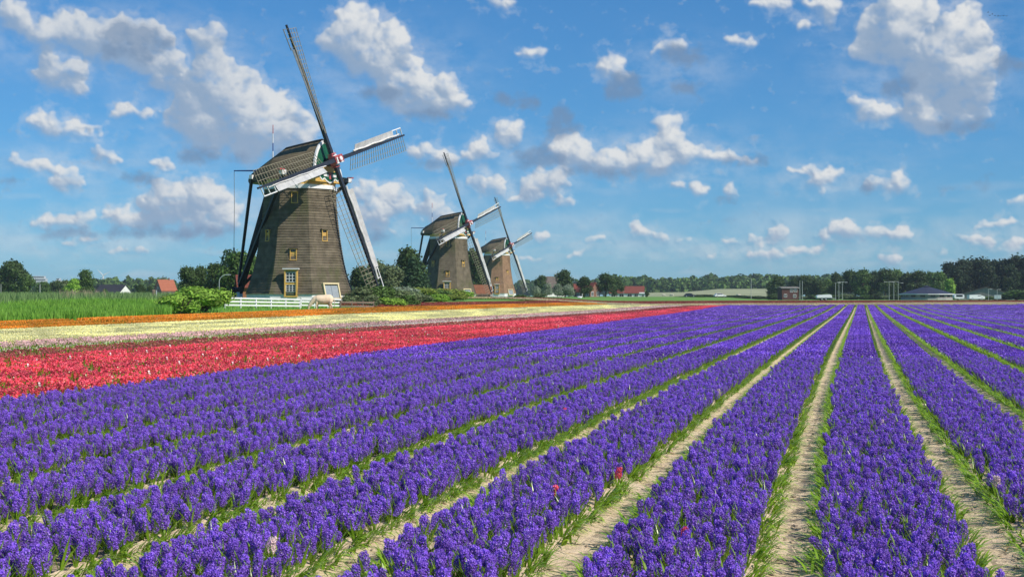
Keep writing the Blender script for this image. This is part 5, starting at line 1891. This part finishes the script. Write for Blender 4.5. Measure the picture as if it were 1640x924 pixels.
# ------------------------------------------------------------------ lamp posts, poles
def lamp(px, d, ytop, label, arms=1, m=None, group=None, r0=.09, armlen=1.2, name='street_lamp'):
    p = on(px, d)
    h = zof(ytop, d) - p.z
    r = thing(name, label, 'street lamp', p, math.atan2(RIGHT.y, RIGHT.x), group)
    m = m or M_METAL
    MB().tube([(0, 0, -.3), (0, 0, h)], [r0, r0 * .7], 7).build('pole', m, r)
    for k in range(arms):
        s = 1 if k == 0 else -1
        MB().tube([(0, 0, h - .05), (s * armlen * .5, 0, h + .02), (s * armlen, 0, h)], [r0 * .6, r0 * .5, r0 * .5], 5).build('arm', m, r)
        MB().box((s * (armlen + .25), 0, h - .02), (.7, .28, .16)).build('lamp_head', m, r)
    return r
M_POLE = mat('pale grey pole', (.42, .44, .42), (.35, .37, .35), 3, .6)
for i, (px, yt) in enumerate(((1338, 453), (1343.5, 451.5), (1349, 452))):
    lamp(px, 400, yt, ('left', 'middle', 'right')[i] + ' lamp post of the trio beside the white trailer', 1 if i < 2 else 2, M_POLE, 'trio of lamp posts by the white trailer', .085, .9)
for i, (px, yt) in enumerate(((1424, 451.5), (1431.5, 451), (1438.5, 453))):
    lamp(px, 400, yt, ('left', 'middle', 'right')[i] + ' lamp post of the trio left of the round barn', 2 if i < 2 else 1, M_POLE, 'trio of lamp posts by the round barn', .08, .9)
lamp(1281, 430, 449, 'bare grey pole in front of trees, left one of a pair', 0, M_POLE, 'pair of grey poles', .10, name='pole')
lamp(1285, 428, 450, 'bare grey pole in front of trees, right one of a pair', 0, M_POLE, 'pair of grey poles', .10, name='pole')
lamp(1203, 520, 446, 'thin pole in the row of low bushes by the white car', 0, M_POLE, None, .12, name='pole')
lamp(999, 480, 455, 'thin pole before the red farmhouse roof', 0, M_POLE, None, .07, name='pole')
lamp(1583, 410, 463, 'short lamp post in front of the grey barn gable', 1, M_POLE, None, .09, .5)
lamp(1597, 410, 463.5, 'short lamp post at the right of the grey barn', 1, M_POLE, None, .09, .5)
lamp(1.5, 300, 455, 'pale lamp post at the left edge of the picture', 0, M_POLE, None, .08, name='pole')
lamp(64, 290, 455, 'pale yellowish pole before the far apartment block', 0, M_POLE, None, .10, name='pole')
def curved_lamp():
    d = 170
    p = on(351, d)
    h = zof(440, d) - p.z
    r = thing('street_lamp', 'curved grey street lamp bending to the right before dark trees', 'street lamp', p, math.atan2(RIGHT.y, RIGHT.x))
    pts = [(0, 0, -.2), (0, 0, h * .72)] + [(.95 * (1 - math.cos(a)), 0, h * .72 + h * .28 * math.sin(a)) for a in (.4, .8, 1.2, 1.5)]
    MB().tube(pts, .05, 6).build('pole', M_METAL, r)
    MB().box((1.15, 0, h), (.55, .2, .1)).build('lamp_head', M_METAL, r)
curved_lamp()
def stake():
    p = on(246, 112)
    h = zof(465, 112) - p.z
    r = thing('wooden_post', 'stout brown post among the reeds below the orange roofed house', 'post', p)
    MB().tube([(0, 0, -.2), (0, 0, h)], [.19, .17], 8).tube([(0, 0, h), (0, 0, h + .05)], [.17, .10], 8).build('shaft', M_FBROWN, r)
    MB().tube([(.24, 0, -.2), (.24, 0, h + .02)], .05, 6).build('pipe', M_METAL, r)
stake()

# ------------------------------------------------------------------ vehicles
M_CARW = mat('white car paint', (.78, .79, .80), (.76, .77, .78), 1, .25, spec=.5)
M_CARD = mat('dark car paint', (.03, .035, .05), (.028, .03, .045), 1, .25, spec=.5)
M_TYRE = mat('tyre rubber', (.03, .03, .03), (.02, .02, .02), 4, .8)
M_LIGHT = mat('head lamp glass', (.75, .75, .7), (.7, .7, .66), 4, .15)
def wheels(r, xs, y, rad_, w=.2):
    for x in xs:
        for s in (-1, 1):
            wh = MB().tube([(x, s * (y - w / 2), rad_), (x, s * (y + w / 2), rad_)], rad_, 14).build('wheel', M_TYRE, r)
            MB().tube([(x, s * (y + w / 2 - .01), rad_), (x, s * (y + w / 2 + .02), rad_)], rad_ * .6, 10).build('rim', M_METAL, wh)
def car(px, d, rz, m, label):
    r = thing('parked_car', label, 'car', on(px, d), math.atan2(RIGHT.y, RIGHT.x) + rz)
    L, w = 4.3, .86
    lo = [(-2.15, .35), (-2.15, .85), (-1.9, .98), (-.9, 1.0), (1.0, .95), (1.9, .82), (2.15, .62), (2.15, .35)]
    mb = MB(); mb.poly([(x, -w, z) for x, z in lo], 2 * w, (0, 1, 0)); body = mb.build('body', m, r)
    cab = [(-1.85, .97), (-1.45, 1.42), (-.2, 1.48), (.35, 1.42), (1.15, .95)]
    mb = MB()
    a = [(x, -w * .96 + .14 * (z - .95) / .5, z) for x, z in cab]; b = [(x, w * .96 - .14 * (z - .95) / .5, z) for x, z in cab]
    n = 5
    mb.add(a + b, [tuple(range(n)), tuple(range(n, 2 * n))[::-1]] + [(k, n + k, n + k + 1, k + 1) for k in range(n - 1)])
    mb.build('cabin', m, r)
    for s in (-1, 1):
        MB().poly([(-1.6, s * (w * .90), 1.02), (-1.35, s * (w * .84), 1.36), (-.25, s * (w * .82), 1.41), (-.25, s * (w * .90), 1.02)], s * .05, (0, 1, 0)).build('side_window', M_GLASS, r)
        MB().poly([(-.15, s * (w * .90), 1.02), (-.15, s * (w * .82), 1.41), (.3, s * (w * .84), 1.36), (.85, s * (w * .90), 1.02)], s * .05, (0, 1, 0)).build('side_window', M_GLASS, r)
        MB().box((2.12, s * .6, .68), (.1, .36, .16)).build('headlight', M_LIGHT, r)
        MB().box((-2.13, s * .66, .78), (.08, .26, .18)).build('tail_light', M_RED, r)
    MB().poly([(.42, -.66, 1.40), (1.10, -.74, 1.0), (1.10, .74, 1.0), (.42, .66, 1.40)], .05, (.5, 0, .8)).build('windscreen', M_GLASS, r)
    wheels(r, (-1.3, 1.35), .76, .33)
    return r
car(1153, 505, .2, M_CARW, 'white car parked between low dark bushes on the far side of the meadow')
car(1105, 505, -.1, M_CARD, 'dark car parked left of the low bushes in the far meadow')
def van(px, d, rz, label, L=5.2, h=2.1):
    r = thing('white_van', label, 'van', on(px, d), math.atan2(RIGHT.y, RIGHT.x) + rz)
    o = [(-L / 2, .4), (-L / 2, h), (L / 2 - 1.5, h + .05), (L / 2 - .75, 1.35), (L / 2, 1.1), (L / 2, .4)]
    mb = MB(); mb.poly([(x, -.95, z) for x, z in o], 1.9, (0, 1, 0)); mb.build('body', M_CARW, r)
    for s in (-1, 1):
        MB().poly([(L / 2 - 2.3, s * .95, 1.25), (L / 2 - 2.3, s * .95, h - .2), (L / 2 - 1.6, s * .95, h - .2), (L / 2 - 1.0, s * .95, 1.25)], s * .03, (0, 1, 0)).build('side_window', M_GLASS, r)
        MB().box((L / 2, s * .65, .85), (.06, .35, .2)).build('headlight', M_LIGHT, r)
    wheels(r, (-L / 2 + 1, L / 2 - 1), .85, .34)
    return r
van(1563, 425, .1, 'white van parked at the left end of the grey barn', 5.0, 1.6)
van(1598, 425, 1.2, 'small white van parked under the right lamp of the grey barn', 4.2, 1.5)
def caravan():
    r = thing('caravan', 'white caravan with dark window between the round barn and the grey barn', 'caravan', on(1535, 430), math.atan2(RIGHT.y, RIGHT.x))
    o = [(-.85, .55), (-1.05, 1.2), (-1.0, 2.1), (-.6, 2.4), (.6, 2.4), (1.0, 2.1), (1.05, 1.2), (.85, .55)]
    o = [(x * .95, z * .78) for x, z in o]
    mb = MB(); mb.poly([(x * 1.6, -.95, z) for x, z in o], 1.9, (0, 1, 0)); mb.build('body', M_CARW, r)
    MB().box((0, -.97, 1.35), (2.0, .05, .62)).build('window', M_GLASS, r)
    mb = MB(); mb.beam((1.3, 0, .45), (2.3, 0, .42), .12).build('drawbar', M_METAL, r)
    wheels(r, (0,), .8, .3)
caravan()
def trailer():
    r = thing('trailer', 'white flat tank trailer parked left of the trio of lamp posts', 'trailer', on(1320, 405), math.atan2(RIGHT.y, RIGHT.x) + .05)
    o = [(-2.3, .75), (-2.4, 1.25), (-1.9, 1.55), (1.5, 1.75), (2.1, 1.45), (2.1, .8)]
    mb = MB(); mb.poly([(x, -.85, z) for x, z in o], 1.7, (0, 1, 0)); mb.build('tank', M_CARW, r)
    mb = MB(); mb.box((0, 0, .66), (4.6, 1.2, .16)).build('chassis', M_METAL, r)
    mb = MB(); mb.beam((2.2, 0, .62), (3.6, 0, .5), .12).build('drawbar', M_METAL, r)
    wheels(r, (-.9, .3), .8, .34)
trailer()

# ------------------------------------------------------------------ far meadow: sheep, swan, embankment
M_WOOL = mat('sheep wool', (.62, .57, .48), (.52, .47, .39), 8, .95)
for i, (px, d, hd, lab) in enumerate([(1063, 640, .2, 'pale sheep at the left of the far flock on the light meadow'), (1076, 650, 3.0, 'pale sheep second from the left of the far flock'), (1184, 660, .4, 'pale sheep right of the white car on the far meadow'), (1181, 690, 2.6, 'smaller pale sheep behind the one right of the white car')]):
    grazer('grazing_sheep', lab, px, d, hd, .95, M_WOOL, M_WOOL, 'sheep', False)
    bpy.data.objects[-1] if False else None
M_SWAN = mat('white feathers', (.82, .82, .80), (.76, .76, .74), 8, .8)
def swan():
    r = thing('swan', 'white swan sitting on the green meadow right of the windmills', 'bird', on(929, 250), math.atan2(RIGHT.y, RIGHT.x))
    skinned('body', [[(0, 0, .28, (.24, .26)), (.22, 0, .30, (.18, .2)), (.36, 0, .42, .08), (.40, 0, .62, .055), (.36, 0, .82, .05), (.40, 0, .92, .06), (.52, 0, .90, .025)], [(0, 0, .28, .22), (-.28, 0, .30, (.19, .2)), (-.52, 0, .36, .07)]], M_SWAN, r, .03)
    MB().tube([(.47, 0, .90), (.60, 0, .87)], [.03, .012], 6).build('beak', M_YELLOW, r)
swan()
# birds high at the right
M_BIRD = mat('dark bird', (.05, .05, .06), (.04, .04, .05), 4, .8)
for i, (px, py) in enumerate([(1583, 20), (1586, 25), (1590, 23), (1594, 25.5), (1599, 26), (1603, 26), (1608, 25.5), (1613, 26)]):
    d = 420 + 6 * i
    p = at(px, d); p.z = zof(py, d)
    r = thing('flying_bird', ('top bird leading the left end of the line of birds', 'bird just below the top left bird of the line', 'third bird from the left in the line of birds', 'fourth bird from the left in the line of birds', 'fourth bird from the right in the line of birds', 'third bird from the right in the line of birds', 'second bird from the right in the line of birds', 'last bird at the right end of the line of birds')[i], 'bird', p, rnd.uniform(0, 1), 'line of birds at the upper right')
    mb = MB(); mb.tube([(-.28, 0, 0), (0, 0, .02), (.24, 0, .03), (.34, 0, .02)], [.015, .075, .05, .012], 6); mb.build('body', M_BIRD, r)
    for s in (-1, 1):
        mb = MB()
        a, b = rnd.uniform(.05, .22), rnd.uniform(-.05, .2)
        mb.poly([(.12, 0, .03), (.10, s * .32, .03 + a), (.0, s * .62, .03 + b), (-.08, s * .34, .02 + a), (-.12, 0, .02)], .02, (0, 0, 1)); mb.build('wing', M_BIRD, r)

M_FIELD = mat('pale ripe field', (.34, .36, .20), (.27, .30, .16), .05, .95)
M_LMEADOW = mat('light green meadow', (.17, .30, .055), (.13, .25, .04), .06, .95)
def slab(name, pts, m, dz):
    vs = []
    for (px, d, z) in pts:
        p = at(px, d); p.z = (g1(p) + dz) if z is None else z
        vs.append(p)
    n = len(vs) // 2
    me = bpy.data.meshes.new(name)
    me.from_pydata(vs, [], [(i, i + 1, n + i + 1, n + i) for i in range(n - 1)])
    me.materials.append(m)
    return tag(link(name, me), kind='structure')
slab('pale_field', [(1040, 560, None), (1110, 560, None), (1180, 560, None), (1250, 560, None), (1030, 700, None), (1110, 700, None), (1180, 700, None), (1260, 700, None)], M_LMEADOW, .06)
slab('embankment', [(1020, 705, 1.2), (1095, 705, 1.3), (1150, 705, 1.4), (1260, 705, 1.4), (1020, 760, 3.6), (1095, 770, 4.0), (1150, 800, 5.9), (1260, 800, 6.1)], M_FIELD, 0)

# ------------------------------------------------------------------ the air over the polder
def haze():
    m = bpy.data.materials.new('haze')
    m.use_nodes = True
    t = m.node_tree
    t.nodes.clear()
    o = t.nodes.new('ShaderNodeOutputMaterial')
    v = t.nodes.new('ShaderNodeVolumePrincipled')
    v.inputs['Color'].default_value = (.72, .86, 1.0, 1)
    v.inputs['Density'].default_value = .00012
    v.inputs['Anisotropy'].default_value = .0
    t.links.new(v.outputs[0], o.inputs['Volume'])
    mb = MB().box((0, 1900, 34.5), (9000, 4400, 73))
    ob = mb.build('haze', m)
    tag(ob, kind='stuff')
haze()
